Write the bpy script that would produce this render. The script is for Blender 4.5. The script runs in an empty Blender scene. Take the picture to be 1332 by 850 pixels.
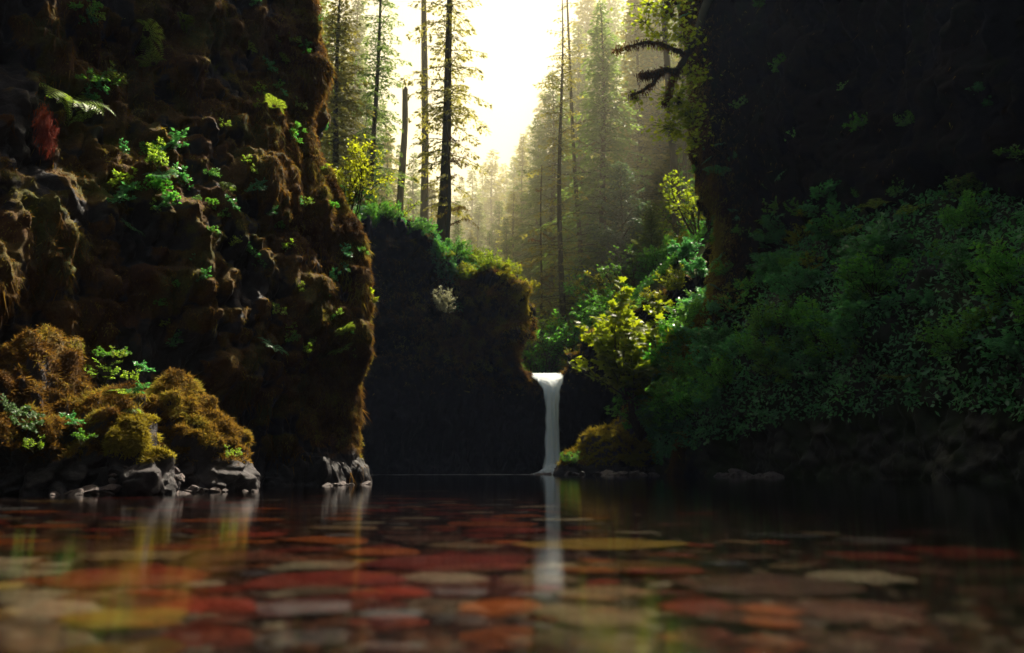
import bpy, math
import numpy as np
from math import radians, sin, cos, pi

# ------------------------------------------------------------------ basics
SC = bpy.context.scene
COL = SC.collection
F_PX, CX, CY, HZ = 1045.0, 666.0, 425.0, 609.0
CAM_H = 0.40
PITCH = math.atan((HZ - CY) / F_PX)
SUN_EL, SUN_AZ = radians(58), radians(37)          # azimuth measured from +Y towards +X


def at(px, py, d):
    u = (px - CX) / F_PX
    v = (CY - py) / F_PX
    y = cos(PITCH) - v * sin(PITCH)
    z = sin(PITCH) + v * cos(PITCH)
    return np.array([u * d / y, d, CAM_H + z * d / y])


def proj(p):
    x, y, z = p[0], p[1], p[2] - CAM_H
    f = y * cos(PITCH) + z * sin(PITCH)
    g = -y * sin(PITCH) + z * cos(PITCH)
    return CX + F_PX * x / f, CY - F_PX * g / f


def R(seed):
    return np.random.default_rng(seed)


def _hash(ix, iy, iz, seed):
    h = (ix.astype(np.int64) * 73856093) ^ (iy.astype(np.int64) * 19349663) ^ (iz.astype(np.int64) * 83492791) ^ (seed * 2654435761)
    h = (h ^ (h >> 13)) * 1274126177
    h = h & 0x7fffffff
    return (h ^ (h >> 16)) & 0xffff


_G = R(99).normal(size=(1024, 3))
_G /= np.linalg.norm(_G, axis=1)[:, None]


def pn(x, y, z, seed=0):
    """gradient noise, about -1..1"""
    x, y, z = np.broadcast_arrays(np.asarray(x, float), np.asarray(y, float), np.asarray(z, float))
    ix, iy, iz = np.floor(x), np.floor(y), np.floor(z)
    fx, fy, fz = x - ix, y - iy, z - iz
    ux, uy, uz = [t * t * t * (t * (t * 6 - 15) + 10) for t in (fx, fy, fz)]
    out = 0
    for a in (0, 1):
        for b in (0, 1):
            for c in (0, 1):
                g = _G[_hash(ix + a, iy + b, iz + c, seed) % 1024]
                d = g[..., 0] * (fx - a) + g[..., 1] * (fy - b) + g[..., 2] * (fz - c)
                out = out + d * (ux if a else 1 - ux) * (uy if b else 1 - uy) * (uz if c else 1 - uz)
    return out * 1.6


def fbm(P, s, seed, octv=3, gain=.5):
    o, a = 0, 1.0
    for k in range(octv):
        o = o + a * pn(P[..., 0] * s, P[..., 1] * s, P[..., 2] * s, seed + k)
        s *= 2.03
        a *= gain
    return o


# ------------------------------------------------------------------ mesh helpers
class Geo:
    def __init__(self):
        self.V, self.F, self.var, self.mask, self.n = [], [], [], [], 0

    def add(self, V, faces, var=0.5, mask=0.0):
        V = np.asarray(V, float).reshape(-1, 3)
        k = len(V)
        if k == 0:
            return self
        self.V.append(V)
        for f in (faces if isinstance(faces, list) else [faces]):
            if len(f):
                self.F.append(np.asarray(f, np.int64) + self.n)
        self.var.append(np.broadcast_to(np.asarray(var, float), (k,)).astype(np.float32))
        self.mask.append(np.broadcast_to(np.asarray(mask, float), (k,)).astype(np.float32))
        self.n += k
        return self

    def mesh(self, name, mat, smooth=False):
        me = bpy.data.meshes.new(name)
        V = np.concatenate(self.V)
        me.vertices.add(len(V))
        me.vertices.foreach_set('co', V.astype(np.float32).ravel())
        sizes = np.concatenate([np.full(len(f), f.shape[1], np.int32) for f in self.F])
        idx = np.concatenate([f.ravel() for f in self.F]).astype(np.int32)
        me.loops.add(len(idx))
        me.loops.foreach_set('vertex_index', idx)
        me.polygons.add(len(sizes))
        st = np.zeros(len(sizes), np.int32)
        st[1:] = np.cumsum(sizes)[:-1]
        me.polygons.foreach_set('loop_start', st)
        me.polygons.foreach_set('loop_total', sizes)
        me.polygons.foreach_set('use_smooth', np.full(len(sizes), bool(smooth)))
        for nm, arr in (('var', self.var), ('mask', self.mask)):
            a = me.attributes.new(nm, 'FLOAT', 'POINT')
            a.data.foreach_set('value', np.concatenate(arr))
        me.materials.append(mat)
        me.update(calc_edges=True)
        return me

    def obj(self, name, mat, parent=None, smooth=False):
        o = bpy.data.objects.new(name, self.mesh(name, mat, smooth))
        COL.objects.link(o)
        if parent:
            o.parent = parent
        return o


def unit(a):
    return a / np.maximum(np.linalg.norm(a, axis=-1, keepdims=True), 1e-9)


def grid_faces(ni, nj, wrap=False):
    i = np.arange(ni if wrap else ni - 1)
    j = np.arange(nj - 1)
    I, J = np.meshgrid(i, j, indexing='ij')
    I2 = (I + 1) % ni
    return np.stack([I * nj + J, I2 * nj + J, I2 * nj + J + 1, I * nj + J + 1], -1).reshape(-1, 4)


def sticks(A, B, ra, rb, sides=3):
    """tapered prisms from A to B, all at once"""
    A, B = np.atleast_2d(A), np.atleast_2d(B)
    n = len(A)
    d = unit(B - A)
    ref = np.where(np.abs(d[:, 2:3]) > .8, np.array([[1., 0, 0]]), np.array([[0, 0, 1.]]))
    s = unit(np.cross(d, ref))
    t = np.cross(d, s)
    an = np.arange(sides) * 2 * pi / sides
    ring = np.cos(an)[None, :, None] * s[:, None] + np.sin(an)[None, :, None] * t[:, None]
    ra = np.broadcast_to(ra, (n,))
    rb = np.broadcast_to(rb, (n,))
    V = np.concatenate([A[:, None] + ring * ra[:, None, None], B[:, None] + ring * rb[:, None, None]], 1)
    base = (np.arange(n) * 2 * sides)[:, None]
    F = []
    for k in range(sides):
        k2 = (k + 1) % sides
        F.append(np.concatenate([base + k, base + k2, base + sides + k2, base + sides + k], 1))
    return V.reshape(-1, 3), np.concatenate(F)


def tube(P, r, sides=10, bump=0, seed=0, freq=2.5):
    P = np.asarray(P, float)
    n = len(P)
    T = unit(np.gradient(P, axis=0))
    ref = np.array([1., 0.05, 0]) if abs(T[:, 2].mean()) > .6 else np.array([0, 0, 1.])
    S = unit(np.cross(T, ref))
    U = np.cross(T, S)
    an = np.arange(sides) * 2 * pi / sides
    ring = np.cos(an)[None, :, None] * S[:, None] + np.sin(an)[None, :, None] * U[:, None]
    rr = np.broadcast_to(r, (n,))[:, None, None]
    V = P[:, None] + ring * rr
    if bump:
        V = V + ring * rr * bump * pn(V[..., 0] * freq, V[..., 1] * freq, V[..., 2] * freq * .4, seed)[..., None]
    V = np.transpose(V, (1, 0, 2)).reshape(-1, 3)
    return V, grid_faces(sides, n, True)


def spline(P, n):
    P = np.asarray(P, float)
    return crom(P, np.linspace(0, len(P) - 1, n))


def crom(P, t):
    M = len(P)
    i = np.clip(np.floor(t).astype(int), 0, M - 2)
    f = t - i
    f = f.reshape((-1,) + (1,) * (P.ndim - 1))
    p0, p1, p2, p3 = P[np.maximum(i - 1, 0)], P[i], P[i + 1], P[np.minimum(i + 2, M - 1)]
    return .5 * (2 * p1 + (p2 - p0) * f + (2 * p0 - 5 * p1 + 4 * p2 - p3) * f ** 2 + (3 * p1 - 3 * p2 + p3 - p0) * f ** 3)


def net(P, us, vs):
    A = crom(np.asarray(P, float), us)
    A = np.transpose(A, (1, 0, 2))
    A = crom(A, vs)
    return np.transpose(A, (1, 0, 2))


def normals(S, hint=None):
    n = unit(np.cross(np.gradient(S, axis=0), np.gradient(S, axis=1)))
    if hint is not None and (n * hint).sum(-1).mean() < 0:
        n = -n
    return n


def quads(C, D, N, L, W, fold=.0):
    """leaf diamonds: C base, D axis, N normal"""
    n = len(C)
    D = unit(D)
    S = unit(np.cross(D, N))
    U = np.cross(S, D)
    L = np.broadcast_to(L, (n,))[:, None]
    W = np.broadcast_to(W, (n,))[:, None]
    V = np.stack([C, C + D * L * .45 + S * W * .5 - U * W * fold, C + D * L, C + D * L * .45 - S * W * .5 - U * W * fold], 1)
    return V.reshape(-1, 3), np.arange(4 * n).reshape(n, 4)


def stamp(TV, TF, C, D, N, s):
    """template (x side, y along D, z along N)"""
    n = len(C)
    D = unit(D)
    S = unit(np.cross(D, N))
    U = np.cross(S, D)
    s = np.broadcast_to(s, (n,))[:, None, None]
    V = C[:, None] + s * (TV[None, :, 0:1] * S[:, None] + TV[None, :, 1:2] * D[:, None] + TV[None, :, 2:3] * U[:, None])
    k = len(TV)
    F = [(np.arange(n)[:, None, None] * k + f[None]).reshape(-1, f.shape[1]) for f in TF]
    return V.reshape(-1, 3), F


# ------------------------------------------------------------------ materials
def nmat(name):
    m = bpy.data.materials.new(name)
    m.use_nodes = True
    nt = m.node_tree
    nt.nodes.clear()
    out = nt.nodes.new('ShaderNodeOutputMaterial')
    return m, nt, out


def node(nt, kind, **kw):
    n = nt.nodes.new(kind)
    for k, v in kw.items():
        if k.startswith('i_'):
            key = k[2:].replace('_', ' ')
            n.inputs[key].default_value = v
        else:
            setattr(n, k, v)
    return n


def ramp(nt, fac, stops):
    r = nt.nodes.new('ShaderNodeValToRGB')
    e = r.color_ramp.elements
    while len(e) < len(stops):
        e.new(.5)
    for el, (p, c) in zip(e, stops):
        el.position = p
        el.color = (*c, 1)
    nt.links.new(fac, r.inputs[0])
    return r.outputs[0]


def mixc(nt, fac, a, b, mode='MIX'):
    m = nt.nodes.new('ShaderNodeMix')
    m.data_type = 'RGBA'
    m.blend_type = mode
    for s, v in ((m.inputs[0], fac), (m.inputs[6], a), (m.inputs[7], b)):
        if hasattr(v, 'is_output'):
            nt.links.new(v, s)
        elif isinstance(v, tuple):
            s.default_value = (*v, 1) if len(v) == 3 else v
        else:
            s.default_value = v
    return m.outputs[2]


def attr(nt, name):
    a = nt.nodes.new('ShaderNodeAttribute')
    a.attribute_name = name
    return a.outputs['Fac']


def noise(nt, scale, detail=4, rough=.6, vec=None, stretch=None, obj=False):
    n = node(nt, 'ShaderNodeTexNoise', i_Scale=scale, i_Detail=detail, i_Roughness=rough)
    if stretch or vec is None:
        tc = nt.nodes.new('ShaderNodeTexCoord') if obj else nt.nodes.new('ShaderNodeNewGeometry')
        src = tc.outputs['Object'] if obj else tc.outputs['Position']
        if stretch:
            mp = node(nt, 'ShaderNodeMapping')
            mp.inputs['Scale'].default_value = stretch
            nt.links.new(src, mp.inputs[0])
            src = mp.outputs[0]
        nt.links.new(src, n.inputs['Vector'])
    return n.outputs['Fac']


def principled(nt, col, rough=.8, spec=.2, normal=None):
    b = node(nt, 'ShaderNodeBsdfPrincipled', i_Roughness=rough)
    b.inputs['Specular IOR Level'].default_value = spec
    if isinstance(col, tuple):
        b.inputs['Base Color'].default_value = (*col, 1)
    else:
        nt.links.new(col, b.inputs['Base Color'])
    if normal is not None:
        nt.links.new(normal, b.inputs['Normal'])
    return b


def bump(nt, h, strength=.5, dist=.05):
    b = node(nt, 'ShaderNodeBump', i_Strength=strength, i_Distance=dist)
    nt.links.new(h, b.inputs['Height'])
    return b.outputs[0]


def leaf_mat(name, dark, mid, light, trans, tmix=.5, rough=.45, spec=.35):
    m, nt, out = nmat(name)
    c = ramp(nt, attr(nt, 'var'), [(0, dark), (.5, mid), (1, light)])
    oi = nt.nodes.new('ShaderNodeObjectInfo')
    hs = node(nt, 'ShaderNodeHueSaturation')
    mr = node(nt, 'ShaderNodeMapRange')
    mr.inputs[3].default_value = .72
    mr.inputs[4].default_value = 1.25
    nt.links.new(oi.outputs['Random'], mr.inputs[0])
    nt.links.new(mr.outputs[0], hs.inputs['Value'])
    mr2 = node(nt, 'ShaderNodeMapRange')
    mr2.inputs[3].default_value = .485
    mr2.inputs[4].default_value = .515
    nt.links.new(oi.outputs['Random'], mr2.inputs[0])
    nt.links.new(mr2.outputs[0], hs.inputs['Hue'])
    nt.links.new(c, hs.inputs['Color'])
    c = hs.outputs[0]
    p = principled(nt, c, rough, spec)
    t = node(nt, 'ShaderNodeBsdfTranslucent')
    nt.links.new(mixc(nt, 1.0, c, trans, 'MULTIPLY'), t.inputs[0])
    mx = node(nt, 'ShaderNodeMixShader')
    mx.inputs[0].default_value = tmix
    nt.links.new(p.outputs[0], mx.inputs[1])
    nt.links.new(t.outputs[0], mx.inputs[2])
    nt.links.new(mx.outputs[0], out.inputs[0])
    return m


M = {}
M['needles'] = leaf_mat('needles', (.045, .075, .03), (.085, .13, .045), (.15, .19, .06), (2.2, 2.2, 1.0), .55)
M['needles_warm'] = leaf_mat('needles_warm', (.10, .10, .03), (.18, .18, .045), (.28, .26, .08), (2.0, 1.9, 1.0), .55)
M['needles_blue'] = leaf_mat('needles_blue', (.04, .085, .06), (.07, .13, .085), (.13, .20, .12), (1.8, 2.0, 1.2), .4)
M['leaf_yellow'] = leaf_mat('leaf_yellow', (.10, .115, .012), (.17, .19, .018), (.26, .26, .03), (2.3, 2.2, .7), .55)
M['leaf_bright'] = leaf_mat('leaf_bright', (.10, .15, .014), (.18, .24, .024), (.27, .31, .04), (2.3, 2.4, .6), .55)
M['leaf_green'] = leaf_mat('leaf_green', (.04, .12, .025), (.085, .22, .045), (.15, .30, .06), (2.2, 2.4, 1.0), .5)
M['leaf_deep'] = leaf_mat('leaf_deep', (.035, .13, .05), (.07, .22, .08), (.13, .31, .115), (1.8, 2.2, 1.2), .4, .38, .6)
M['leaf_pale'] = leaf_mat('leaf_pale', (.28, .30, .18), (.42, .43, .28), (.55, .54, .38), (1.2, 1.2, 1.0), .4)
M['fern'] = leaf_mat('fern', (.09, .15, .02), (.17, .26, .04), (.32, .38, .12), (2.2, 2.2, .8), .5)
M['moss_hair'] = leaf_mat('moss_hair', (.055, .030, .010), (.145, .088, .022), (.19, .19, .035), (1.9, 1.6, .9), .45, .8, .1)
M['moss_red'] = leaf_mat('moss_red', (.09, .012, .012), (.15, .02, .018), (.22, .05, .02), (1.8, 1.2, 1.0), .4, .8, .1)
M['moss_yellow'] = leaf_mat('moss_yellow', (.12, .09, .015), (.27, .23, .035), (.36, .34, .05), (1.6, 1.5, .7), .45, .8, .1)
M['grass'] = leaf_mat('grass', (.05, .10, .02), (.08, .15, .03), (.13, .20, .05), (2, 2.2, .9), .5)


def bark_mat(name, a, b):
    m, nt, out = nmat(name)
    n = noise(nt, 3.0, 6, .65, stretch=(3, 3, .45))
    n2 = noise(nt, .7, 3)
    c = ramp(nt, n, [(.3, a), (.7, b)])
    c = mixc(nt, n2, c, (.05, .055, .02))
    p = principled(nt, c, .9, .15, bump(nt, n, .8, .08))
    nt.links.new(p.outputs[0], out.inputs[0])
    return m


M['bark'] = bark_mat('bark', (.035, .022, .018), (.12, .08, .06))
M['bark_pale'] = bark_mat('bark_pale', (.08, .06, .045), (.2, .16, .12))
M['twig'] = bark_mat('twig', (.02, .014, .01), (.06, .042, .03))


def rock_mat(name, r1, r2, moss, m1, m2, m3, wet=.5, mscale=1.0, spec=.3):
    m, nt, out = nmat(name)
    n = noise(nt, 3.5 * mscale, 8, .65)
    n2 = noise(nt, .8 * mscale, 4, .6)
    fine = noise(nt, 22 * mscale, 6, .7)
    rc = ramp(nt, n, [(.3, r1), (.72, r2)])
    mc = ramp(nt, n2, [(.34, m1), (.5, m2), (.66, m3)])
    mc = mixc(nt, ramp(nt, fine, [(.35, (0, 0, 0)), (.65, (1, 1, 1))]), mixc(nt, .55, mc, (.012, .008, .004)), mc)
    k = node(nt, 'ShaderNodeMath', operation='ADD')
    nt.links.new(attr(nt, 'mask'), k.inputs[0])
    w = node(nt, 'ShaderNodeMath', operation='MULTIPLY_ADD')
    nt.links.new(n, w.inputs[0])
    w.inputs[1].default_value = .9
    w.inputs[2].default_value = -.45
    nt.links.new(w.outputs[0], k.inputs[1])
    f = ramp(nt, k.outputs[0], [(.30, (0, 0, 0)), (.5, (moss, moss, moss))])
    c = mixc(nt, f, rc, mc)
    b = mixc(nt, .5, n, fine)
    p = principled(nt, c, .7, spec, bump(nt, b, 1.0, .06))
    rr = node(nt, 'ShaderNodeMapRange')
    nt.links.new(f, rr.inputs[0])
    rr.inputs[3].default_value = wet
    rr.inputs[4].default_value = .95
    nt.links.new(rr.outputs[0], p.inputs['Roughness'])
    nt.links.new(p.outputs[0], out.inputs[0])
    return m


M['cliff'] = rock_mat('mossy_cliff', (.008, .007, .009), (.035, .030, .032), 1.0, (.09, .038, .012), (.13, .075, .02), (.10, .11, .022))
M['wall'] = rock_mat('far_cliff', (.003, .003, .006), (.011, .010, .017), .5, (.03, .02, .01), (.04, .03, .012), (.04, .05, .014), .8, 1.0, .1)  # blue shadow tone is mixed into the rock colour
M['cliff_dark'] = rock_mat('dark_cliff', (.003, .003, .005), (.009, .008, .012), .6, (.014, .008, .006), (.02, .014, .007), (.012, .02, .008), .85, 1.0, .08)  # near black and bluish: shade tone put into the rock colour
M['boulder'] = rock_mat('mossy_boulder', (.02, .017, .02), (.06, .05, .055), 1.0, (.12, .05, .014), (.19, .10, .024), (.19, .16, .03), .45, 1.6)
M['shore'] = rock_mat('shore_rock', (.05, .04, .042), (.19, .15, .145), .4, (.1, .06, .02), (.13, .08, .02), (.1, .1, .02), .35, 2.5)
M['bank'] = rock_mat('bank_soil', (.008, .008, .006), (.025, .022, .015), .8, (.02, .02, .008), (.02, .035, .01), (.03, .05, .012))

# forest floor
m, nt, out = nmat('forest_floor')
n = noise(nt, .35, 8, .65)
c = ramp(nt, n, [(.3, (.02, .022, .01)), (.5, (.05, .065, .02)), (.7, (.09, .10, .03))])
nt.links.new(principled(nt, c, .95, .1, bump(nt, noise(nt, 3, 6), .8, .2)).outputs[0], out.inputs[0])
M['floor'] = m
# river bed
m, nt, out = nmat('river_bed')
n = noise(nt, 5, 8, .7)
c = ramp(nt, n, [(.35, (.012, .009, .010)), (.7, (.05, .03, .025))])
nt.links.new(principled(nt, c, .9, .1, bump(nt, n, .8, .05)).outputs[0], out.inputs[0])
M['bed'] = m
# stones, one colour each through the object colour
m, nt, out = nmat('river_stone')
oi = nt.nodes.new('ShaderNodeObjectInfo')
n = noise(nt, 7, 7, .65)
n2 = noise(nt, 60, 3, .6)
c = mixc(nt, ramp(nt, n, [(.35, (0, 0, 0)), (.65, (1, 1, 1))]), mixc(nt, 1.0, oi.outputs['Color'], (.55, .5, .5), 'MULTIPLY'), oi.outputs['Color'])
c = mixc(nt, ramp(nt, n2, [(.55, (0, 0, 0)), (.75, (.35, .35, .35))]), c, (.05, .04, .04))
nt.links.new(principled(nt, c, .7, .3, bump(nt, n, .4, .02)).outputs[0], out.inputs[0])
M['stone'] = m
# pool water: surface reflection over a clear shallow body
m, nt, out = nmat('pool_water')
b1 = noise(nt, 1.0, 4, .55, stretch=(.35, 2.2, 1))
b2 = noise(nt, 1.0, 3, .5, stretch=(1.5, 9, 1))
nb = bump(nt, b1, .08, .02)
bn = node(nt, 'ShaderNodeBump', i_Strength=.06, i_Distance=.004)
nt.links.new(b2, bn.inputs['Height'])
nt.links.new(nb, bn.inputs['Normal'])
g = node(nt, 'ShaderNodeBsdfAnisotropic', i_Roughness=.11)
g.inputs['Color'].default_value = (1, 1, 1, 1)
g.distribution = 'BECKMANN'
nt.links.new(bn.outputs[0], g.inputs['Normal'])
t0 = node(nt, 'ShaderNodeBsdfTransparent')
t0.inputs[0].default_value = (.86, .90, .88, 1)
t1 = node(nt, 'ShaderNodeBsdfRefraction', i_Roughness=.24, i_IOR=1.10)
t1.inputs[0].default_value = (.86, .90, .88, 1)
t = node(nt, 'ShaderNodeMixShader')
t.inputs[0].default_value = .65
nt.links.new(t0.outputs[0], t.inputs[1]); nt.links.new(t1.outputs[0], t.inputs[2])
fr = node(nt, 'ShaderNodeFresnel', i_IOR=1.333)
mx = node(nt, 'ShaderNodeMixShader')
nt.links.new(fr.outputs[0], mx.inputs[0])
nt.links.new(t.outputs[0], mx.inputs[1])
nt.links.new(g.outputs[0], mx.inputs[2])
nt.links.new(mx.outputs[0], out.inputs[0])
va = node(nt, 'ShaderNodeVolumeAbsorption', i_Density=1.25)
va.inputs[0].default_value = (.42, .30, .26, 1)
nt.links.new(va.outputs[0], out.inputs['Volume'])
M['water'] = m
# falling water
m, nt, out = nmat('falling_water')
n = noise(nt, 1.0, 5, .6, stretch=(9, 9, .35))
c = ramp(nt, n, [(.3, (.72, .86, .97)), (.6, (.92, .97, .99))])
p = principled(nt, c, .5, .3)
tr = node(nt, 'ShaderNodeBsdfTranslucent')
tr.inputs[0].default_value = (.9, .94, .97, 1)
mx = node(nt, 'ShaderNodeMixShader')
mx.inputs[0].default_value = .3
nt.links.new(p.outputs[0], mx.inputs[1])
nt.links.new(tr.outputs[0], mx.inputs[2])
tp = node(nt, 'ShaderNodeBsdfTransparent')
mx2 = node(nt, 'ShaderNodeMixShader')
a = node(nt, 'ShaderNodeMath', operation='ADD')
nt.links.new(attr(nt, 'mask'), a.inputs[0])
nn = node(nt, 'ShaderNodeMath', operation='MULTIPLY_ADD')
nt.links.new(n, nn.inputs[0]); nn.inputs[1].default_value = .9; nn.inputs[2].default_value = -.45
nt.links.new(nn.outputs[0], a.inputs[1])
cl = node(nt, 'ShaderNodeMath', operation='ADD', use_clamp=True); cl.inputs[1].default_value = 0
nt.links.new(a.outputs[0], cl.inputs[0])
nt.links.new(cl.outputs[0], mx2.inputs[0])
nt.links.new(tp.outputs[0], mx2.inputs[1])
nt.links.new(mx.outputs[0], mx2.inputs[2])
nt.links.new(mx2.outputs[0], out.inputs[0])
M['fall'] = m

# ------------------------------------------------------------------ tagging
THINGS = []     # (object, singular template, plural template, category)
ORD = ['', 'first', 'second', 'third', 'fourth', 'fifth', 'sixth', 'seventh', 'eighth', 'ninth', 'tenth', 'eleventh', 'twelfth', 'thirteenth',
       'fourteenth', 'fifteenth', 'sixteenth', 'seventeenth', 'eighteenth', 'nineteenth', 'twentieth']
TENS = {20: 'twenty', 30: 'thirty', 40: 'forty', 50: 'fifty', 60: 'sixty'}


def ordinal(n):
    if n <= 20:
        return ORD[n]
    t, u = n // 10 * 10, n % 10
    return TENS[t] + '-' + ORD[u] if u else {30: 'thirtieth', 40: 'fortieth', 50: 'fiftieth', 60: 'sixtieth'}[t]


def thing(name, loc, cat, label, many=None, rot=0., scale=1.):
    """an Empty at the base of a thing. label alone: used as is; with many, the place in the row is added at the end"""
    o = bpy.data.objects.new(name, None)
    COL.objects.link(o)
    o.empty_display_size = .2
    o.location = [float(v) for v in loc]
    o.rotation_euler = (0, 0, rot)
    o.scale = (scale,) * 3 if np.isscalar(scale) else scale
    tagt(o, cat, label, many)
    return o


def tagt(o, cat, label, many=None):
    o['category'] = cat
    o['label'] = label
    if many:
        o['group'] = many
    THINGS.append((o, label, many))


def struct(o, kind='structure'):
    o['kind'] = kind
    return o


def finish_labels():
    rows = {}
    for o, label, many in THINGS:
        if many:
            rows.setdefault(label, []).append(o)
    for label, obs in rows.items():
        if len(obs) == 1:
            continue
        obs.sort(key=lambda o: proj(o.location)[0] if o.location[1] > 0.5 else -9999)
        for k, o in enumerate(obs):
            o['label'] = '%s, %s from the left' % (label, ordinal(k + 1))
    for o, _, _ in THINGS:
        if len(o['label'].split()) > 16:
            print('LONG', o['label'])


def dup(proto, loc, cat, label, many, rot=0., scale=1., tilt=None, hide=()):
    """copy a thing and each of its parts"""
    r = proto.copy()
    COL.objects.link(r)
    r.location = [float(v) for v in loc]
    r.rotation_euler = (0, 0, rot) if tilt is None else (tilt[0], tilt[1], rot)
    r.scale = (scale,) * 3 if np.isscalar(scale) else scale
    for ch in proto.children:
        c = ch.copy()
        COL.objects.link(c)
        c.parent = r
        for g in ch.children:
            d = g.copy()
            COL.objects.link(d)
            d.parent = c
    for k in ('group',):
        if k in r:
            del r[k]
    tagt(r, cat, label, many)
    return r


USED = set()


def place(proto, loc, cat, label, many, rot=0., scale=1., tilt=None):
    """the first use moves the prototype itself, later ones copy it"""
    if proto.name in USED:
        return dup(proto, loc, cat, label, many, rot, scale, tilt)
    USED.add(proto.name)
    proto.location = [float(v) for v in loc]
    proto.rotation_euler = (0, 0, rot) if tilt is None else (tilt[0], tilt[1], rot)
    proto.scale = (scale,) * 3 if np.isscalar(scale) else scale
    tagt(proto, cat, label, many)
    return proto


def proto(name):
    o = bpy.data.objects.new(name, None)
    COL.objects.link(o)
    o.empty_display_size = .2
    return o


# ------------------------------------------------------------------ rough surfaces
def relief(S, Nn, seed, big=.6, mid=.35, small=.12, fine=.04, vs=.55, fade=None):
    P = S * np.array([1, 1, vs])
    d = big * fbm(S, .22, seed, 2)
    d = d + mid * (np.abs(fbm(P, .9, seed + 10, 2)) * 1.6 - .4)
    d = d + small * (np.abs(fbm(P, 2.6, seed + 20, 2)) * 1.8 - .4)
    d = d + fine * fbm(P, 8.0, seed + 30, 2)
    if fade is not None:
        d = d * fade
    return d


def add_blobs(D, MK, S, n, seed, irange, jrange, wr=(.12, .45), hr=(1.6, 3.4), ar=(.10, .34), keep=None):
    rg = R(seed)
    ni, nj = D.shape
    su = np.linalg.norm(np.gradient(S, axis=0), axis=2)
    sv = np.linalg.norm(np.gradient(S, axis=1), axis=2)
    for k in range(n):
        i0 = rg.integers(*irange)
        j0 = rg.integers(*jrange)
        if keep is not None and rg.random() > keep[i0, j0]:
            continue
        w = rg.uniform(*wr) * (1 if rg.random() < .8 else 1.5)
        h = w * rg.uniform(*hr)
        a = rg.uniform(*ar) * (w / wr[1] * .6 + .5)
        a_i = max(2, int(w / max(su[i0, j0], 1e-3)))
        a_j = max(3, int(h / max(sv[i0, j0], 1e-3)))
        i1, i2 = max(0, i0 - a_i), min(ni, i0 + a_i + 1)
        j1, j2 = max(0, j0 - a_j), min(nj, j0 + max(2, a_j // 8) + 1)
        I, J = np.meshgrid(np.arange(i1, i2), np.arange(j1, j2), indexing='ij')
        v = (j0 - J) / a_j
        u = (I - i0) / a_i + .25 * np.sin(v * 5 + k)
        cap = np.clip((v + .12) / .24, 0, 1)
        cap = cap * cap * (3 - 2 * cap)
        g = np.sqrt(np.clip(1 - u * u, 0, 1)) * cap * np.clip(1 - v, 0, 1) ** .7
        D[i1:i2, j1:j2] = np.maximum(D[i1:i2, j1:j2], a * g)
        MK[i1:i2, j1:j2] = np.maximum(MK[i1:i2, j1:j2], g)


def hairs(G, P, N, n, seed, L=(.05, .14), W=.018, w=None, down=.7, out=.5, jit=.03, tone=.25, tscale=.9, tbias=.5):
    """short hanging moss strands rooted on a surface"""
    rg = R(seed)
    P = P.reshape(-1, 3)
    N = N.reshape(-1, 3)
    if w is not None:
        w = w.ravel() / w.sum()
    idx = rg.choice(len(P), n, p=w)
    p = P[idx] + rg.normal(0, jit, (n, 3))
    nn = N[idx]
    d = unit(nn * out + np.array([0, 0, -down]) + rg.normal(0, .35, (n, 3)))
    s = unit(np.cross(d, nn + rg.normal(0, .4, (n, 3))))
    l = rg.uniform(L[0], L[1], n)[:, None] * (.6 + .8 * rg.random((n, 1)) ** 2)
    ww = W * rg.uniform(.6, 1.4, (n, 1))
    V = np.stack([p - s * ww, p + s * ww, p + d * l], 1).reshape(-1, 3)
    t = np.clip(tbias + .75 * fbm(p, tscale, seed + 5, 2) + rg.normal(0, tone * .5, n), 0, 1)
    G.add(V, np.arange(3 * n).reshape(n, 3), np.repeat(t, 3))


# ------------------------------------------------------------------ LEFT CLIFF
sil = [(473, 660), (472, 625), (456, 600), (452, 570), (460, 520), (472, 470), (478, 430), (483, 385), (478, 345), (470, 305),
       (448, 262), (424, 218), (406, 180), (412, 100), (413, 0), (405, -110), (395, -240)]
DL = 20.0
edge = np.array([at(px, py, DL) for px, py in sil])
edge[0, 2] = -1.2
ex0 = at(470, 609, DL)[0]
base = np.array([(-9, -34), (-14, -16), (-13.5, 0), (-10.8, 9), (-8.6, 14.2), (-6.2, 17.6), (ex0 - .75, 19.4), (ex0, DL),
                 (ex0 - .55, 21.2), (ex0 - 3.0, 24.5), (-12, 28), (-26, 36)], float)
wcol = np.array([0, 0, .0, .1, .35, .7, .95, 1, 1, .8, .4, 0])
rows = []
for k, e in enumerate(edge):
    dx = e[0] - ex0
    z = e[2]
    lean = np.array([-.02, 0]) * z
    b = base.copy()
    b[:, 0] += wcol * dx
    b[:7, 0] -= (1 - wcol[:7]) * .13 * max(z, 0)          # the near wall leans back a little
    b[:, 1] += 0
    rows.append(np.column_stack([b, np.full(len(b), z)]))
# cap going back to the left
top = rows[-1].copy()
top[:, 0] -= 6
top[:, 1] += 3
top[:, 2] += 1.5
rows.append(top)
top2 = top.copy(); top2[:, 0] -= 25; top2[:, 2] += 7
rows.append(top2)
Pn = np.transpose(np.array(rows), (1, 0, 2))
us = np.concatenate([np.linspace(0, 3, 60)[:-1], np.linspace(3, 8.4, 560), np.linspace(8.4, 11, 60)[1:]])
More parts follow.
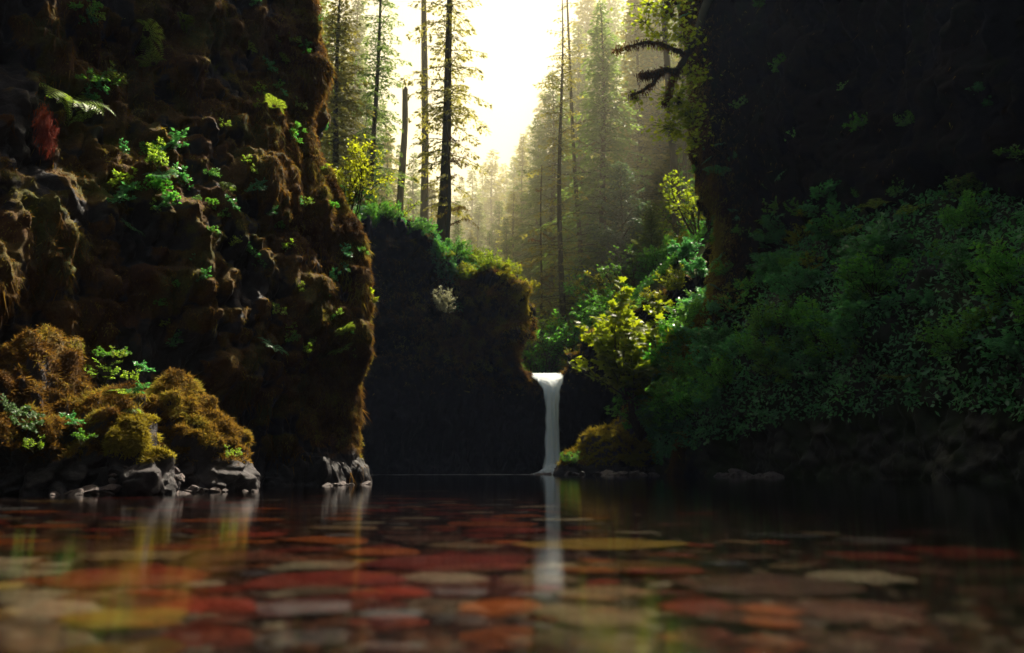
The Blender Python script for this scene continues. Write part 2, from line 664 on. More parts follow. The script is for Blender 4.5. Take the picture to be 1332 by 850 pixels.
# spread rows evenly in height
zc = np.array([r[0, 2] for r in rows[:len(edge)]])
vv = np.interp(np.linspace(zc[0], zc[-1], 620), zc, np.arange(len(edge)))
vs_ = np.concatenate([vv, np.linspace(len(edge) - 1, len(edge) + 1, 24)[1:]])
S = net(Pn, us, vs_)
N0 = normals(S, np.array([.7, -.7, 0]))
fade = np.ones(S.shape[:2])
near_edge = np.exp(-((us - 7) / .9) ** 2)
fade = fade * (1 - .72 * near_edge)[:, None]
D = relief(S, N0, 3, .7, .42, .17, .05, .5, fade)
MKn = np.zeros_like(D)
B = np.zeros_like(D)
zz = S[..., 2]
keep = np.clip(.25 + .9 * fbm(S, .33, 71, 2) + .25 * np.clip((zz - 1.5) / 4, 0, 1), .03, 1)
keep *= np.clip((zz - .3) / 1.5, .1, 1)
add_blobs(B, MKn, S, 9000, 5, (60, 610), (30, 618), (.08, .36), (1.6, 3.6), (.08, .30), keep=keep)
add_blobs(B, MKn, S, 260, 6, (60, 600), (150, 618), (.4, .85), (1.2, 2.2), (.3, .55), keep=keep)
S1 = S + N0 * (D + B * (1 - .5 * near_edge)[:, None])[..., None]
S1 = S1 + .035 * np.stack([fbm(S1 * [1, 1, .6], 7, 301, 2), fbm(S1 * [1, 1, .6], 7, 305, 2), fbm(S1, 7, 309, 2)], -1)
N1 = normals(S1, np.array([.7, -.7, 0]))
mk = np.clip(MKn * .85 - .04 + .35 * np.clip(N1[..., 2] + .1, 0, 1) + .35 * fbm(S, .5, 77, 2), 0, 1) * np.clip((zz - .25) / .8, 0, 1)
LC = (S1, N1, mk)
g = Geo().add(S1, grid_faces(*S1.shape[:2]), .5, mk.ravel())
struct(g.obj('cliff', M['cliff'], None, True))
g = Geo()
sl = (slice(70, 625), slice(10, 620))
w = (.04 + np.clip(MKn[sl] - .1, 0, 1)) * np.clip(mk[sl] - .3, 0, 1) ** 1.6 * np.clip(N1[sl][..., 2] + .75, 0.05, 1.2)
hairs(g, S1[sl], N1[sl], 210000, 21, (.03, .12), .010, w, .8, .45, .02, tone=.35, tscale=1.6)
w2 = np.clip(MKn[sl] - .3, 0, 1) * (fbm(S[sl], .6, 31, 1) > .1)
hairs(g, S1[sl], N1[sl], 17000, 22, (.15, .42), .012, w2, 1.2, .18, .03, tbias=.3)
struct(g.obj('hanging_moss', M['moss_hair']), 'stuff')['label'] = 'rust brown and olive moss hanging over the left cliff'

# ------------------------------------------------------------------ BACK WALL (behind the pool, left of the falls)
DB = 52.0
silb = [(712, 640), (712, 610), (713, 560), (711, 522), (704, 508), (680, 488), (668, 470), (668, 445), (678, 412), (682, 395)]
edge = np.array([at(px, py, DB) for px, py in silb])
edge[0, 2] = -1.5
ex0 = edge[1][0]
base = np.array([(-30, 40), (-17, 45), (-10.5, 49), (-6.5, 51.2), (-3.2, 52.0), (-.6, 52.2), (ex0 - .6, 51.6), (ex0, DB), (ex0 + .1, 53.0), (ex0 - .6, 56.5), (ex0 - 1, 64)], float)
wcol = np.array([0, 0, 0, .05, .2, .55, .92, 1, 1, 1, 1.])
# height of the rim for every column
rim = [22, 21, at(480, 292, 49)[2], at(545, 300, 51)[2], at(602, 352, 52)[2], at(655, 362, 52)[2], at(688, 385, 52)[2], at(697, 400, 52)[2], at(697, 402, 52)[2], at(697, 390, 52)[2], 16]
cols = []
zt = edge[-1, 2]
for c in range(len(base)):
    col = []
    for k, e in enumerate(edge):
        q = (e[2] + 1.5) / (zt + 1.5)
        z = -1.5 + q * (rim[c] + 1.5)
        x = base[c, 0] + wcol[c] * (e[0] - ex0)
        y = base[c, 1] + .9 * math.sin(q * pi) * (1 if c < 7 else .2) * .8
        col.append((x, y, z))
    x, y, z = col[-1]
    bx = -.4 if c < 7 else -1.6
    by = 1.0 if c < 7 else .3
    col.append((x + bx * .5, y + by, z + .35))
    col.append((x + bx * 2.5, y + by * 5, z + 1.0))
    col.append((x + bx * 5, y + by * 12, z + 1.0))
    cols.append(col)
us = np.concatenate([np.linspace(0, 1.5, 30)[:-1], np.linspace(1.5, 8.3, 300), np.linspace(8.3, 10, 30)[1:]])
vs_ = np.linspace(0, len(cols[0]) - 1, 260)
S = net(np.array(cols), us, vs_)
N0 = normals(S, np.array([.1, -1, .3]))
near_edge = np.exp(-((us - 7) / .8) ** 2)
D = relief(S, N0, 43, 1.1, .7, .28, .08, .55, (1 - .75 * near_edge)[:, None])
B = np.zeros_like(D); MKn = np.zeros_like(D)
add_blobs(B, MKn, S, 900, 45, (20, 340), (60, 185), (.3, .9), (1.5, 3), (.2, .6))
S1 = S + N0 * (D + B * .8 * (1 - .7 * near_edge)[:, None])[..., None]
N1 = normals(S1, np.array([.1, -1, .3]))
mk = np.clip(.55 * MKn + .9 * np.clip(N1[..., 2], 0, 1) + .2 * fbm(S, .4, 47, 2), 0, 1) * np.clip((S[..., 2] - 3) / 5, 0, 1)
BW = (S1, N1, mk)
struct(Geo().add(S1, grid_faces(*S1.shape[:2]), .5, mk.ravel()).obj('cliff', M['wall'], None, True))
g = Geo()
hairs(g, S1, N1, 60000, 48, (.12, .4), .03, np.clip(mk - .3, 0, 1) ** 2 * np.exp(-((us - 6) / 3) ** 4)[:, None] + 1e-9, .7, .5, .08, tbias=.45)
struct(g.obj('hanging_moss', M['moss_hair']), 'stuff')['label'] = 'brown moss fringe along the rim of the back wall'

g = Geo()
wy = np.zeros_like(mk)
ii_ = np.exp(-((us - 6.6) / .9) ** 4)[:, None]
jj_ = np.exp(-((np.arange(mk.shape[1]) - 186) / 22.) ** 4)[None]
hairs(g, S1, N1, 22000, 49, (.08, .28), .024, ii_ * jj_ * np.clip(N1[..., 2] + .5, 0, 1) + 1e-9, .7, .5, .06, tbias=.4)
struct(g.obj('rim_moss', M['moss_yellow']), 'stuff')['label'] = 'golden moss on the rounded shoulder of the back wall beside the notch'

# wall right of the falls, running to the right bank
silr = [(727, 640), (727, 600), (726, 560), (726, 530), (727, 512), (733, 494), (738, 478), (752, 460), (775, 442)]
base = np.array([at(706, 609, 64)[:2], at(722, 609, 56)[:2], at(727, 609, 53)[:2], at(745, 609, 52)[:2], at(790, 609, 51)[:2], at(850, 609, 50)[:2], at(930, 609, 49)[:2], (20, 44)])
rimpx = [(735, 482), (736, 482), (734, 492), (752, 458), (800, 425), (860, 385), (930, 350), (1000, 330)]
cols = []
for c in range(len(base)):
    zr = at(rimpx[c][0], rimpx[c][1], base[c][1])[2]
    x1 = at(rimpx[c][0], rimpx[c][1], base[c][1])[0]
    col = []
    for k, q in enumerate(np.linspace(0, 1, 8)):
        z = -1.5 + q * (zr + 1.5)
        x = base[c][0] + (x1 - base[c][0]) * max(0, (q - .6) / .4) ** 1.5
        col.append((x, base[c][1] + .5 * sin(q * pi), z))
    x, y, z = col[-1]
    col.append((x + .5, y + .8, z + .3))
    col.append((x + 2, y + 4, z + 1.5))
    col.append((x + 6, y + 12, z + 4))
    cols.append(col)
us = np.linspace(0, 7, 220)
vs_ = np.linspace(0, 10, 150)
S = net(np.array(cols), us, vs_)
N0 = normals(S, np.array([-.3, -1, .3]))
D = relief(S, N0, 53, .5, .4, .2, .07, .6)
S1 = S + N0 * (D * np.clip((us - .3) / 2, .15, 1)[:, None])[..., None]
N1 = normals(S1, np.array([-.3, -1, .3]))
mk = np.clip(.9 * np.clip(N1[..., 2] - .1, 0, 1) * 1.5 + .2 * fbm(S, .5, 57, 2), 0, 1) * np.clip((S[..., 2] - 3) / 3, 0, 1)
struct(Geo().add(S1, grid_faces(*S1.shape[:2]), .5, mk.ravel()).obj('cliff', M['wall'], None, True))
g = Geo()
hairs(g, S1, N1, 25000, 58, (.1, .3), .03, np.clip(mk - .3, 0, 1) ** 2 + 1e-9, .5, .6, .06, tbias=.3)
struct(g.obj('hanging_moss', M['moss_hair']), 'stuff')['label'] = 'rust coloured moss on the rock beside the lip of the falls'
RW = (S1, N1, mk)

# ------------------------------------------------------------------ RIGHT CLIFF
silc = [(872, 640), (880, 600), (895, 520), (905, 450), (922, 400), (934, 350), (936, 300), (926, 235), (912, 180), (906, 120), (900, 60), (893, 0), (886, -90)]
DR = 40.0
edge = np.array([at(px, py, DR) for px, py in silc])
edge[0, 2] = -1.5
ex0 = at(920, 400, DR)[0]
base = np.array([(30, 62), (18, 48), (ex0 + 1.2, 42.5), (ex0 + .1, 40.9), (ex0, DR), (ex0 + .9, 39.0), (12.6, 36.5), (15.6, 31.5), (18.6, 25), (20.5, 16), (19, 4), (15, -14), (9, -34)], float)
wcol = np.array([0, .2, .8, 1, 1, .95, .6, .3, .1, 0, 0, 0, 0])
rows = []
for e in edge:
    b = base.copy()
    b[:, 0] += wcol * (e[0] - ex0)
    b[7:, 0] -= .15 * max(e[2], 0) * np.linspace(.3, 1, len(b) - 7)      # leans over the pool, shaped to shade the right bank
    rows.append(np.column_stack([b, np.full(len(b), e[2])]))
top = rows[-1].copy(); top[:, 0] += 5; top[:, 1] += 1; top[:, 2] += 1.5; rows.append(top)
top2 = top.copy(); top2[:, 0] += 25; top2[:, 2] += 6; rows.append(top2)
Pn = np.transpose(np.array(rows), (1, 0, 2))
us = np.concatenate([np.linspace(0, 2, 30)[:-1], np.linspace(2, 9, 360), np.linspace(9, 12, 50)[1:]])
zc = edge[:, 2]
vv = np.interp(np.linspace(zc[0], zc[-1], 400), zc, np.arange(len(edge)))
vs_ = np.concatenate([vv, np.linspace(len(edge) - 1, len(edge) + 1, 20)[1:]])
S = net(Pn, us, vs_)
N0 = normals(S, np.array([-.8, -.6, 0]))
near_edge = np.exp(-((us - 4) / .9) ** 2)
D = relief(S, N0, 83, 1.0, .5, .12, .07, .5, (1 - .7 * near_edge)[:, None])
B = np.zeros_like(D); MKn = np.zeros_like(D)
add_blobs(B, MKn, S, 1800, 85, (30, 390), (40, 398), (.25, .7), (2, 4), (.15, .5))
S1 = S + N0 * (D + B * (1 - .55 * near_edge)[:, None])[..., None]
N1 = normals(S1, np.array([-.8, -.6, 0]))
mk = np.clip(.75 * MKn + .4 * np.clip(N1[..., 2], 0, 1) + .2 * fbm(S, .4, 87, 2) + .3 * near_edge[:, None], 0, 1)
RC = (S1, N1, mk)
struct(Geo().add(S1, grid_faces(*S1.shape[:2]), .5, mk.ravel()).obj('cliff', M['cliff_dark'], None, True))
g = Geo()
hairs(g, S1[20:330], N1[20:330], 45000, 88, (.12, .4), .016, np.clip(mk[20:330] - .3, 0, 1) * (near_edge[20:330, None] + .04) + 1e-9, .9, .4, .06, tbias=.35)
struct(g.obj('hanging_moss', M['moss_hair']), 'stuff')['label'] = 'brown moss hanging down the edge of the right cliff'

g = Geo()
wz = np.exp(-((us - 3.7) / .55) ** 2)[:, None] * np.exp(-((S1[..., 2] - 9.5) / 5.) ** 4)
hairs(g, S1, N1, 16000, 89, (.1, .3), .022, wz + 1e-12, 1.0, .4, .05, tbias=.35)
struct(g.obj('edge_moss', M['moss_yellow']), 'stuff')['label'] = 'golden moss down the lower edge of the right cliff'

# ------------------------------------------------------------------ RIGHT BANK with undergrowth
bank = [  # water px, D, top px, top py, D top
    (850, 43, 850, 560, 44), (872, 41, 880, 470, 43), (915, 38.5, 935, 420, 42), (975, 35.5, 990, 350, 40), (1040, 33, 1055, 275, 38), (1105, 30.5, 1115, 235, 35),
    (1180, 28, 1200, 195, 33), (1270, 25, 1290, 215, 30), (1380, 22, 1400, 230, 26), (1560, 17, 1600, 150, 20), (1900, 11, 2000, -50, 13)]
cols = []
for (px, d, tx, ty, dt) in bank:
    a = at(px, 609, d); b = at(tx, ty, dt)
    a[2] = 0
    hgt = b[2]
    col = [(a[0] + .3, a[1], -2.0), (a[0], a[1], 0.1), (a[0] + .1, a[1] - .1, hgt * .2), (a[0] * .93 + b[0] * .07, a[1] * .9 + b[1] * .1 - .8, hgt * .42),
           (a[0] * .6 + b[0] * .4, a[1] * .6 + b[1] * .4 - .6, hgt * .68), (a[0] * .25 + b[0] * .75, a[1] * .25 + b[1] * .75 - .3, hgt * .88), tuple(b),
           (b[0] + 1.5, b[1] + 2, b[2] + .4), (b[0] + 5, b[1] + 5, b[2] + .5)]
    cols.append(col)
us = np.linspace(0, len(cols) - 1, 300)
vs_ = np.linspace(0, 8, 180)
S = net(np.array(cols), us, vs_)
N0 = normals(S, np.array([-.6, -.7, .4]))
D = relief(S, N0, 63, .6, .35, .14, .05, .8)
S1 = S + N0 * D[..., None]
N1 = normals(S1, np.array([-.6, -.7, .4]))
BK = (S1, N1)
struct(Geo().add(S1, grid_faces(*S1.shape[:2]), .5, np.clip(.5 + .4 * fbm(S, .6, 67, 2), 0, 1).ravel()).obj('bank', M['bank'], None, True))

# ------------------------------------------------------------------ TERRAIN behind the falls
def terr(x, y):
    x = np.asarray(x, float); y = np.asarray(y, float)
    xc = 2.6 + .5 * np.sin((y - 55) * .06) * 3 * np.clip((y - 58) / 20, 0, 1)
    zc = np.interp(y, [50, 60, 72, 90, 120, 160, 240, 420], [6.0, 6.2, 7.0, 12.0, 22., 36, 62, 110])
    dx = x - xc
    k = np.clip((130 - y) / 70, .25, 1)
    L = np.clip((-dx - 1.3) / 2.6, 0, 1)
    L = L * L * (3 - 2 * L) * 7.4 * k + .42 * np.clip(-dx - 3.5, 0, 200)
    Rr = np.clip((dx - 1.2) / 3.0, 0, 1)
    Rr = Rr * Rr * (3 - 2 * Rr) * 3.5 * k + .85 * np.clip(dx - 2.5, 0, 30) + .6 * np.clip(dx - 32.5, 0, 200)
    return zc + L + Rr + .5 * pn(x * .15, y * .15, 0, 91) * np.clip((np.abs(dx) - 2) / 4, 0, 1)


gx = np.concatenate([np.linspace(-160, -20, 60)[:-1], np.linspace(-20, 28, 140), np.linspace(28, 180, 60)[1:]])
gy = np.concatenate([np.linspace(53.6, 100, 120)[:-1], np.linspace(100, 420, 90)])
X, Y = np.meshgrid(gx, gy, indexing='ij')
Z = terr(X, Y)
# the wall rims hide the terrain's front edge: it dips under them
Z = Z - np.clip((57.5 - Y) / 4, 0, 1) * np.where(X < 2.3, 2.5, .0) * 1.0 - np.clip((X - 4.2), 0, 1) * np.clip((60 - Y) / 6, 0, 1) * 1.5
struct(Geo().add(np.stack([X, Y, Z], -1), grid_faces(*X.shape)).obj('hillside', M['floor'], None, True))

# hill added unseen behind the camera, closing the gorge to cut sky light, and the great ground sheet
gx = np.linspace(-60, 60, 60); gy = np.linspace(-70, -26, 30)
X, Y = np.meshgrid(gx, gy, indexing='ij')
Z = np.clip((-26 - Y) * 1.2, 0, 32) - 1 + 1.2 * pn(X * .1, Y * .1, 0, 12) + .02 * X ** 2 * .4
struct(Geo().add(np.stack([X, Y, Z], -1), grid_faces(*X.shape)).obj('added_hill', M['floor'], None, True))

# river bed: one sheet, shallow by the camera, deeper under the falls
gx = np.concatenate([np.linspace(-900, -30, 14)[:-1], np.linspace(-30, 30, 300), np.linspace(30, 900, 14)[1:]])
gy = np.concatenate([np.linspace(-900, -30, 14)[:-1], np.linspace(-30, 0, 40)[:-1], np.linspace(0, 22, 320)[:-1], np.linspace(22, 60, 60)[:-1], np.linspace(60, 900, 14)])
X, Y = np.meshgrid(gx, gy, indexing='ij')


def bedz(x, y):
    z = np.interp(y, [-30, 0, 3, 7, 12, 18, 28, 60], [-.2, -.16, -.17, -.24, -.42, -.9, -2.2, -2.4])
    z = z - .22 * np.clip(x - 1.0, 0, 6) ** 1.2
    return z + .015 * pn(x * 2.2, y * 2.2, 0, 5)


Z = np.where((np.abs(X) < 40) & (Y < 75) & (Y > -40), bedz(X, Y), -3.0)
struct(Geo().add(np.stack([X, Y, Z], -1), grid_faces(*X.shape)).obj('river_bed', M['bed'], None, True))

# ------------------------------------------------------------------ WATER
g = Geo()
lo, hi = (-34, -36, -3.6), (30, 60, 0)
V = np.array([[(lo, hi)[i][0], (lo, hi)[j][1], (lo, hi)[k][2]] for i in (0, 1) for j in (0, 1) for k in (0, 1)], float)
g.add(V, np.array([(0, 1, 3, 2), (4, 6, 7, 5), (0, 4, 5, 1), (2, 3, 7, 6), (0, 2, 6, 4), (1, 5, 7, 3)]))
struct(g.obj('water', M['water']))
# stream above the lip
lip = at(711, 490, 52.3)
X, T = np.meshgrid(np.linspace(-1, 1, 12), np.linspace(0, 1, 40), indexing='ij')
yy = 52.6 + T * 22
xc = 2.5 + .5 * np.sin((yy - 55) * .06) * 3 * np.clip((yy - 58) / 20, 0, 1)
wz = np.interp(yy, [52.6, 56, 75], [lip[2], lip[2] + .25, lip[2] + 1.2])
struct(Geo().add(np.stack([xc + X * np.interp(T, [0, .2, 1], [1.25, 1.5, 2.0]), yy, wz + .03 * pn(X * 3, yy * 2, 0, 3)], -1), grid_faces(*X.shape), .5, .9).obj('stream', M['fall'], None, True))

# the waterfall: rounded ribbon that pours over the lip
prof = [  # py, left px, right px, D
    (486, 690, 734, 54.0), (488.5, 690, 734, 53.0), (491, 692, 733, 52.3), (495, 697, 732, 51.8), (501, 702.5, 730.5, 51.5), (509, 706.5, 729, 51.3), (522, 708.5, 728, 51.2), (545, 709, 727.5, 51.15), (575, 708.5, 728.5, 51.1), (600, 707, 730, 51.0), (617, 704, 733, 50.9)]
A = []
for py, l, r, d in prof:
    a, b = at(l, py, d), at(r, py, d)
    A.append(np.concatenate([a, b]))
A = crom(np.array(A), np.linspace(0, len(A) - 1, 90))
A[-1, 2] = A[-1, 5] = -.05
an = np.linspace(0, 2 * pi, 40, endpoint=False)
ring = []
for row in A:
    a, b = row[:3], row[3:]
    c = (a + b) / 2
    h = (b - a) / 2
    ring.append(c[None] + np.cos(an)[:, None] * h[None] + np.sin(an)[:, None] * np.array([0, -.22, .0])[None])
V = np.transpose(np.array(ring), (1, 0, 2))
V[..., 1] += .10 * pn(V[..., 0] * 7, V[..., 2] * .35, 0, 4)
V[..., 0] += .07 * pn(V[..., 0] * 4, V[..., 2] * 1.1, 3, 4) * np.sign(V[..., 0] - 2.6)
mk = np.clip(1.6 * (1 - np.abs(np.cos(an)) ** 3)[:, None] + np.linspace(.35, -.1, 90)[None], 0, 2)
wf = Geo().add(V, grid_faces(40, 90, True), .5, mk.ravel()).obj('waterfall', M['fall'], None, True)
tagt(wf, 'waterfall', 'narrow white waterfall pouring through a notch into the pool')

X, T = np.meshgrid(np.linspace(0, 2 * pi, 60, endpoint=False), np.linspace(0, 1, 16), indexing='ij')
cx, cy = at(718, 617, 50.9)[0], 50.8
rr_ = (1.25 * (1 - T) + .05) * (1 + .25 * pn(np.cos(X) * 2, np.sin(X) * 2, T * 3, 8))
hz_ = .75 * T ** 1.6 * (1 + .5 * pn(np.cos(X) * 3, np.sin(X) * 3, T * 4, 9)) + .01
spl = Geo().add(np.stack([cx + rr_ * np.cos(X), cy + .7 * rr_ * np.sin(X), hz_], -1), grid_faces(60, 16, True), .5, (.35 + .9 * T).ravel()).obj('splash', M['fall'], wf, True)
# foam at the foot of the falls; along the back wall it paints bright reflection
m, nt, out = nmat('foam_and_reflection')
n = noise(nt, 1.0, 6, .7, stretch=(1.0, 2.5, 1))
f = ramp(nt, n, [(.40, (0, 0, 0)), (.60, (1, 1, 1))])
p = principled(nt, (.75, .76, .78), .6, .3)
tp = node(nt, 'ShaderNodeBsdfTransparent')
mx = node(nt, 'ShaderNodeMixShader')
ml = node(nt, 'ShaderNodeMath', operation='MULTIPLY')
nt.links.new(f, ml.inputs[0]); nt.links.new(attr(nt, 'mask'), ml.inputs[1])
nt.links.new(ml.outputs[0], mx.inputs[0]); nt.links.new(tp.outputs[0], mx.inputs[1]); nt.links.new(p.outputs[0], mx.inputs[2])
nt.links.new(mx.outputs[0], out.inputs[0])
M['foam_and_reflection'] = m
T, Q = np.meshgrid(np.linspace(-12, 5.5, 80), np.linspace(0, 1, 14), indexing='ij')
y0 = np.interp(T, [-12, -7, -1, 2.2, 5.5], [47, 48.5, 50.4, 50.2, 49])
Yf = y0 - Q * np.interp(T, [-12, 0, 2.2, 5.5], [1.6, 2.2, 3.5, 1.2])
mk = (1 - Q) ** .7 * np.interp(T, [-12, -8, 1, 2.3, 4, 5.5], [.2, .7, 1, 1.4, 1.0, 0])
struct(Geo().add(np.stack([T, Yf, np.full_like(T, .012)], -1), grid_faces(*T.shape), .5, mk.ravel()).obj('foam_and_reflection', M['foam_and_reflection']), 'stuff')['label'] = 'white froth and painted bright water reflection under the back wall'

# ------------------------------------------------------------------ BOULDERS
def boulder(name, cen, ells, seed, mat, cat, label, n=(260, 170), amp=(.30, .16, .06), blobs=0, hair=0, hairL=(.04, .11), tb=.5, mossy=1.0, hw=.010, tscale=1.2, hmat='moss_hair'):
    """star shaped rock: the outer envelope of several ellipsoids seen from cen; ells = (centre, radii)"""
    cen = np.array(cen, float)
    th = np.linspace(0, 2 * pi, n[0], endpoint=False)
    ph = np.linspace(-.5 * pi + .02, .5 * pi - .01, n[1])
    TH, PH = np.meshgrid(th, ph, indexing='ij')
    d = np.stack([np.cos(TH) * np.cos(PH), np.sin(TH) * np.cos(PH), np.sin(PH)], -1)
    acc = 0
    for c, r in ells:
        c = np.array(c, float) - cen; r = np.array(r, float)
        dd, cc = d / r, c / r
        a = (dd ** 2).sum(-1); b = -(dd * cc).sum(-1); q = (cc ** 2).sum() - 1
        disc = b * b - a * q
        t = np.where(disc > 0, (-b + np.sqrt(np.maximum(disc, 0))) / a, 0)
        acc = acc + np.maximum(t, 0.05) ** 10
    t = acc ** .1
    S = cen + d * t[..., None]
    N0 = d
    D = amp[0] * fbm(S, .8, seed, 2) + amp[1] * (np.abs(fbm(S * [1, 1, .7], 2.2, seed + 5, 2)) * 2 - .5) + amp[2] * fbm(S, 7, seed + 9, 3)
    B = np.zeros_like(D); MKb = np.zeros_like(D)
    if blobs:
        add_blobs(B, MKb, S, blobs, seed + 3, (0, n[0]), (n[1] // 3, n[1] - 4), (.08, .25), (1.2, 2.6), (.05, .16))
    S1 = S + N0 * (D + B)[..., None]
    N1 = normals(np.concatenate([S1[-1:], S1, S1[:1]]), None)[1:-1]
    if (N1 * d).sum(-1).mean() < 0:
        N1 = -N1
    mk = np.clip(.16 + 1.1 * N1[..., 2] + .35 * MKb + .45 * fbm(S, 1.3, seed + 7, 2), 0, 1) * np.clip((S1[..., 2] - .35) / .4, 0, 1) * mossy
    root = thing(name, (cen[0], cen[1], 0), cat, label)
    loc = np.array([cen[0], cen[1], 0])
    Geo().add(S1 - loc, grid_faces(n[0], n[1], True), .5, mk.ravel()).obj('rock', mat, root, True)
    if hair:
        g = Geo()
        w = np.clip(mk - .3, 0, 1) * np.cos(PH) + 1e-9
        hairs(g, S1 - loc, N1, hair, seed + 11, hairL, hw, w, .5, .7, .02, tbias=tb, tscale=tscale)
        g.obj('moss', M[hmat], root)
    return root, S1, N1


pA1, pA2, pA3, pA4 = at(35, 520, 13.2), at(120, 565, 13.4), at(-40, 560, 12.6), at(60, 610, 13.0)
boulder('mossy_boulder', (pA1[0] + .2, 13.6, .35), [((pA1[0], 13.6, 1.1), (.72, .9, 1.3)), ((pA2[0], 13.9, .55), (.85, .9, 1.12)), ((pA3[0], 13.2, .6), (1.2, 1.0, 1.25)), ((pA4[0], 13.5, .1), (1.3, .75, .7))],
        201, M['boulder'], 'boulder', 'tall rust coloured mossy boulder at the water below the left cliff', n=(420, 260), blobs=300, hair=85000, tb=.40, tscale=2.2, amp=(.34, .2, .07))
pB1, pB2 = at(205, 570, 14.4), at(265, 610, 14.4)
boulder('mossy_boulder', (pB1[0] + .1, 14.9, .3), [((pB1[0], 14.9, .6), (.72, .85, 1.45)), ((pB1[0] + .42, 14.9, .35), (.80, .8, 1.0)), ((pB2[0], 14.8, .0), (.72, .6, .62))],
        231, M['boulder'], 'boulder', 'rounded dome boulder under golden brown moss beside the taller mossy boulder', n=(380, 240), blobs=200, hair=90000, tb=.42, amp=(.16, .12, .05))
q = at(168, 612, 12.9)
boulder('mossy_rock', (q[0], 13.1, .1), [((q[0] - .05, 13.2, .35), (.27, .4, .85)), ((q[0] + .3, 13.0, .1), (.42, .4, .42)), ((q[0] - .35, 13.1, .1), (.3, .3, .35))],
        251, M['boulder'], 'rock', 'small lime green mossy rock wedged between the two left boulders', n=(200, 130), amp=(.12, .1, .04), blobs=60, hair=26000, tb=.5, hairL=(.03, .09), hmat='moss_yellow')
q = at(462, 612, 20.3)
boulder('mossy_rock', (q[0], 20.2, .0), [((q[0] - .05, 20.2, .1), (.24, .35, .62)), ((q[0] + .12, 20.1, 0), (.26, .3, .22))],
        261, M['boulder'], 'rock', 'small sunlit yellow mossy rock at the foot of the left cliff corner', n=(120, 90), amp=(.08, .06, .03), hair=5000, tb=.6, hmat='moss_yellow')
# right mound with the maple
mA, mB, mC = at(840, 575, 46), at(790, 600, 45.5), at(755, 612, 45)
boulder('mossy_mound', (mA[0] - .6, 46.2, .5), [((mA[0] + .2, 46.8, .6), (2.1, 1.8, 3.7)), ((mB[0] + .2, 46.0, .2), (1.9, 1.4, 2.5)), ((mC[0] + .1, 45.7, -.1), (1.4, 1.1, 1.4))],
        271, M['boulder'], 'rock', 'yellow mossy rock outcrop under the bright maple, right of the waterfall', n=(260, 160), amp=(.35, .25, .1), blobs=100, hair=40000, hairL=(.1, .3), tb=.7, hw=.03, tscale=.6, hmat='moss_yellow')

# shore rocks
rg = R(400)
rk = []
for k in range(6):
    o = proto('shore_rock')
    th = np.linspace(0, 2 * pi, 26, endpoint=False); ph = np.linspace(-.5 * pi + .03, .5 * pi - .03, 18)
    TH, PH = np.meshgrid(th, ph, indexing='ij')
    d = np.stack([np.cos(TH) * np.cos(PH), np.sin(TH) * np.cos(PH), np.sin(PH)], -1)
    pl = unit(R(410 + k).normal(size=(11, 3)))
    t = np.min(np.where((d @ pl.T) > .25, R(420 + k).uniform(.55, .95, 11) / np.maximum(d @ pl.T, .25), 1.25), -1)
    t = t * (1 + .06 * fbm(d, 3, 430 + k, 2))
    Geo().add(d * t[..., None] * np.array([1.0, .8, .6]), grid_faces(26, 18, True), .5, .0).obj('rock', M['shore'], o, False)
    rk.append(o)
spots = []
for k in range(46 + 34):
    px = rg.uniform(70, 335)
    if k % 5 < 3:
        px = rg.uniform(105, 235)
    q = rg.random()
    d = np.interp(px, [70, 200, 335], [12.3, 12.7, 14.0]) + rg.uniform(-.1, .5)
    z = q ** 2 * .55 * np.exp(-((px - 190) / 60) ** 2)
    p = at(px, 609, d)
    spots.append((p[0], d + z * .4, z, rg.uniform(.04, .14)))
for k in range(14):
    px = rg.uniform(420, 478)
    p = at(px, 609, np.interp(px, [420, 478], [18.3, 19.9]))
    spots.append((p[0], p[1] + rg.uniform(-.1, .3), 0, rg.uniform(.06, .16)))
for k in range(34):
    px = rg.uniform(735, 1010)
    d = np.interp(px, [735, 770, 860, 1010], [44.8, 44.4, 42.2, 34]) - rg.uniform(.0, .4)
    p = at(px, 609, d)
    spots.append((p[0], d, 0, rg.uniform(.15, .5)))
for k in range(12):
    p = at(rg.uniform(690, 735), 609, 47 + rg.uniform(0, 3))
    spots.append((p[0], p[1], -.05, rg.uniform(.1, .28)))
for k, (x, y, z, s) in enumerate(spots):
    if k < 80:
        lab = 'pinkish grey %s rock %s' % ('wet' if s < .08 else 'chunky', 'at the waterline before the mossy boulders' if z < .12 else 'piled between the mossy boulders')
        grp = 'rocks piled along the foot of the left boulders'
    elif k < 94:
        lab, grp = 'small pale rock at the foot of the left cliff corner', 'rocks at the left cliff corner'
    elif k < 128:
        lab, grp = '%s dark rock along the foot of the right bank' % ('small' if s < .3 else 'large'), 'rocks along the right bank'
    else:
        lab, grp = 'wet rock in the water at the foot of the waterfall', 'rocks below the waterfall'
    r_ = R(440 + k)
    place(rk[k % 6], (x, y, z), 'rock', lab, grp, r_.uniform(0, 6.28), (s * 1.2, s, s * r_.uniform(.7, 1.2)), (r_.uniform(-.4, .4), r_.uniform(-.4, .4)))

# ------------------------------------------------------------------ PLANTS
def maple_leaf():
    a = [(0, 0), (.12, .10), (.42, .02), (.36, .20), (.58, .42), (.32, .44), (.22, .50), (.26, .74), (.10, .70), (0, 1.0),
         (-.10, .70), (-.26, .74), (-.22, .50), (-.32, .44), (-.58, .42), (-.36, .20), (-.42, .02), (-.12, .10)]
    V = [(0, .35, .03)] + [(x, y, -.25 * abs(x) - .12 * y * y) for x, y in a]
    n = len(a)
    F = np.array([(0, 1 + k, 1 + (k + 1) % n) for k in range(n)])
    return np.array(V), [F]


ML = maple_leaf()


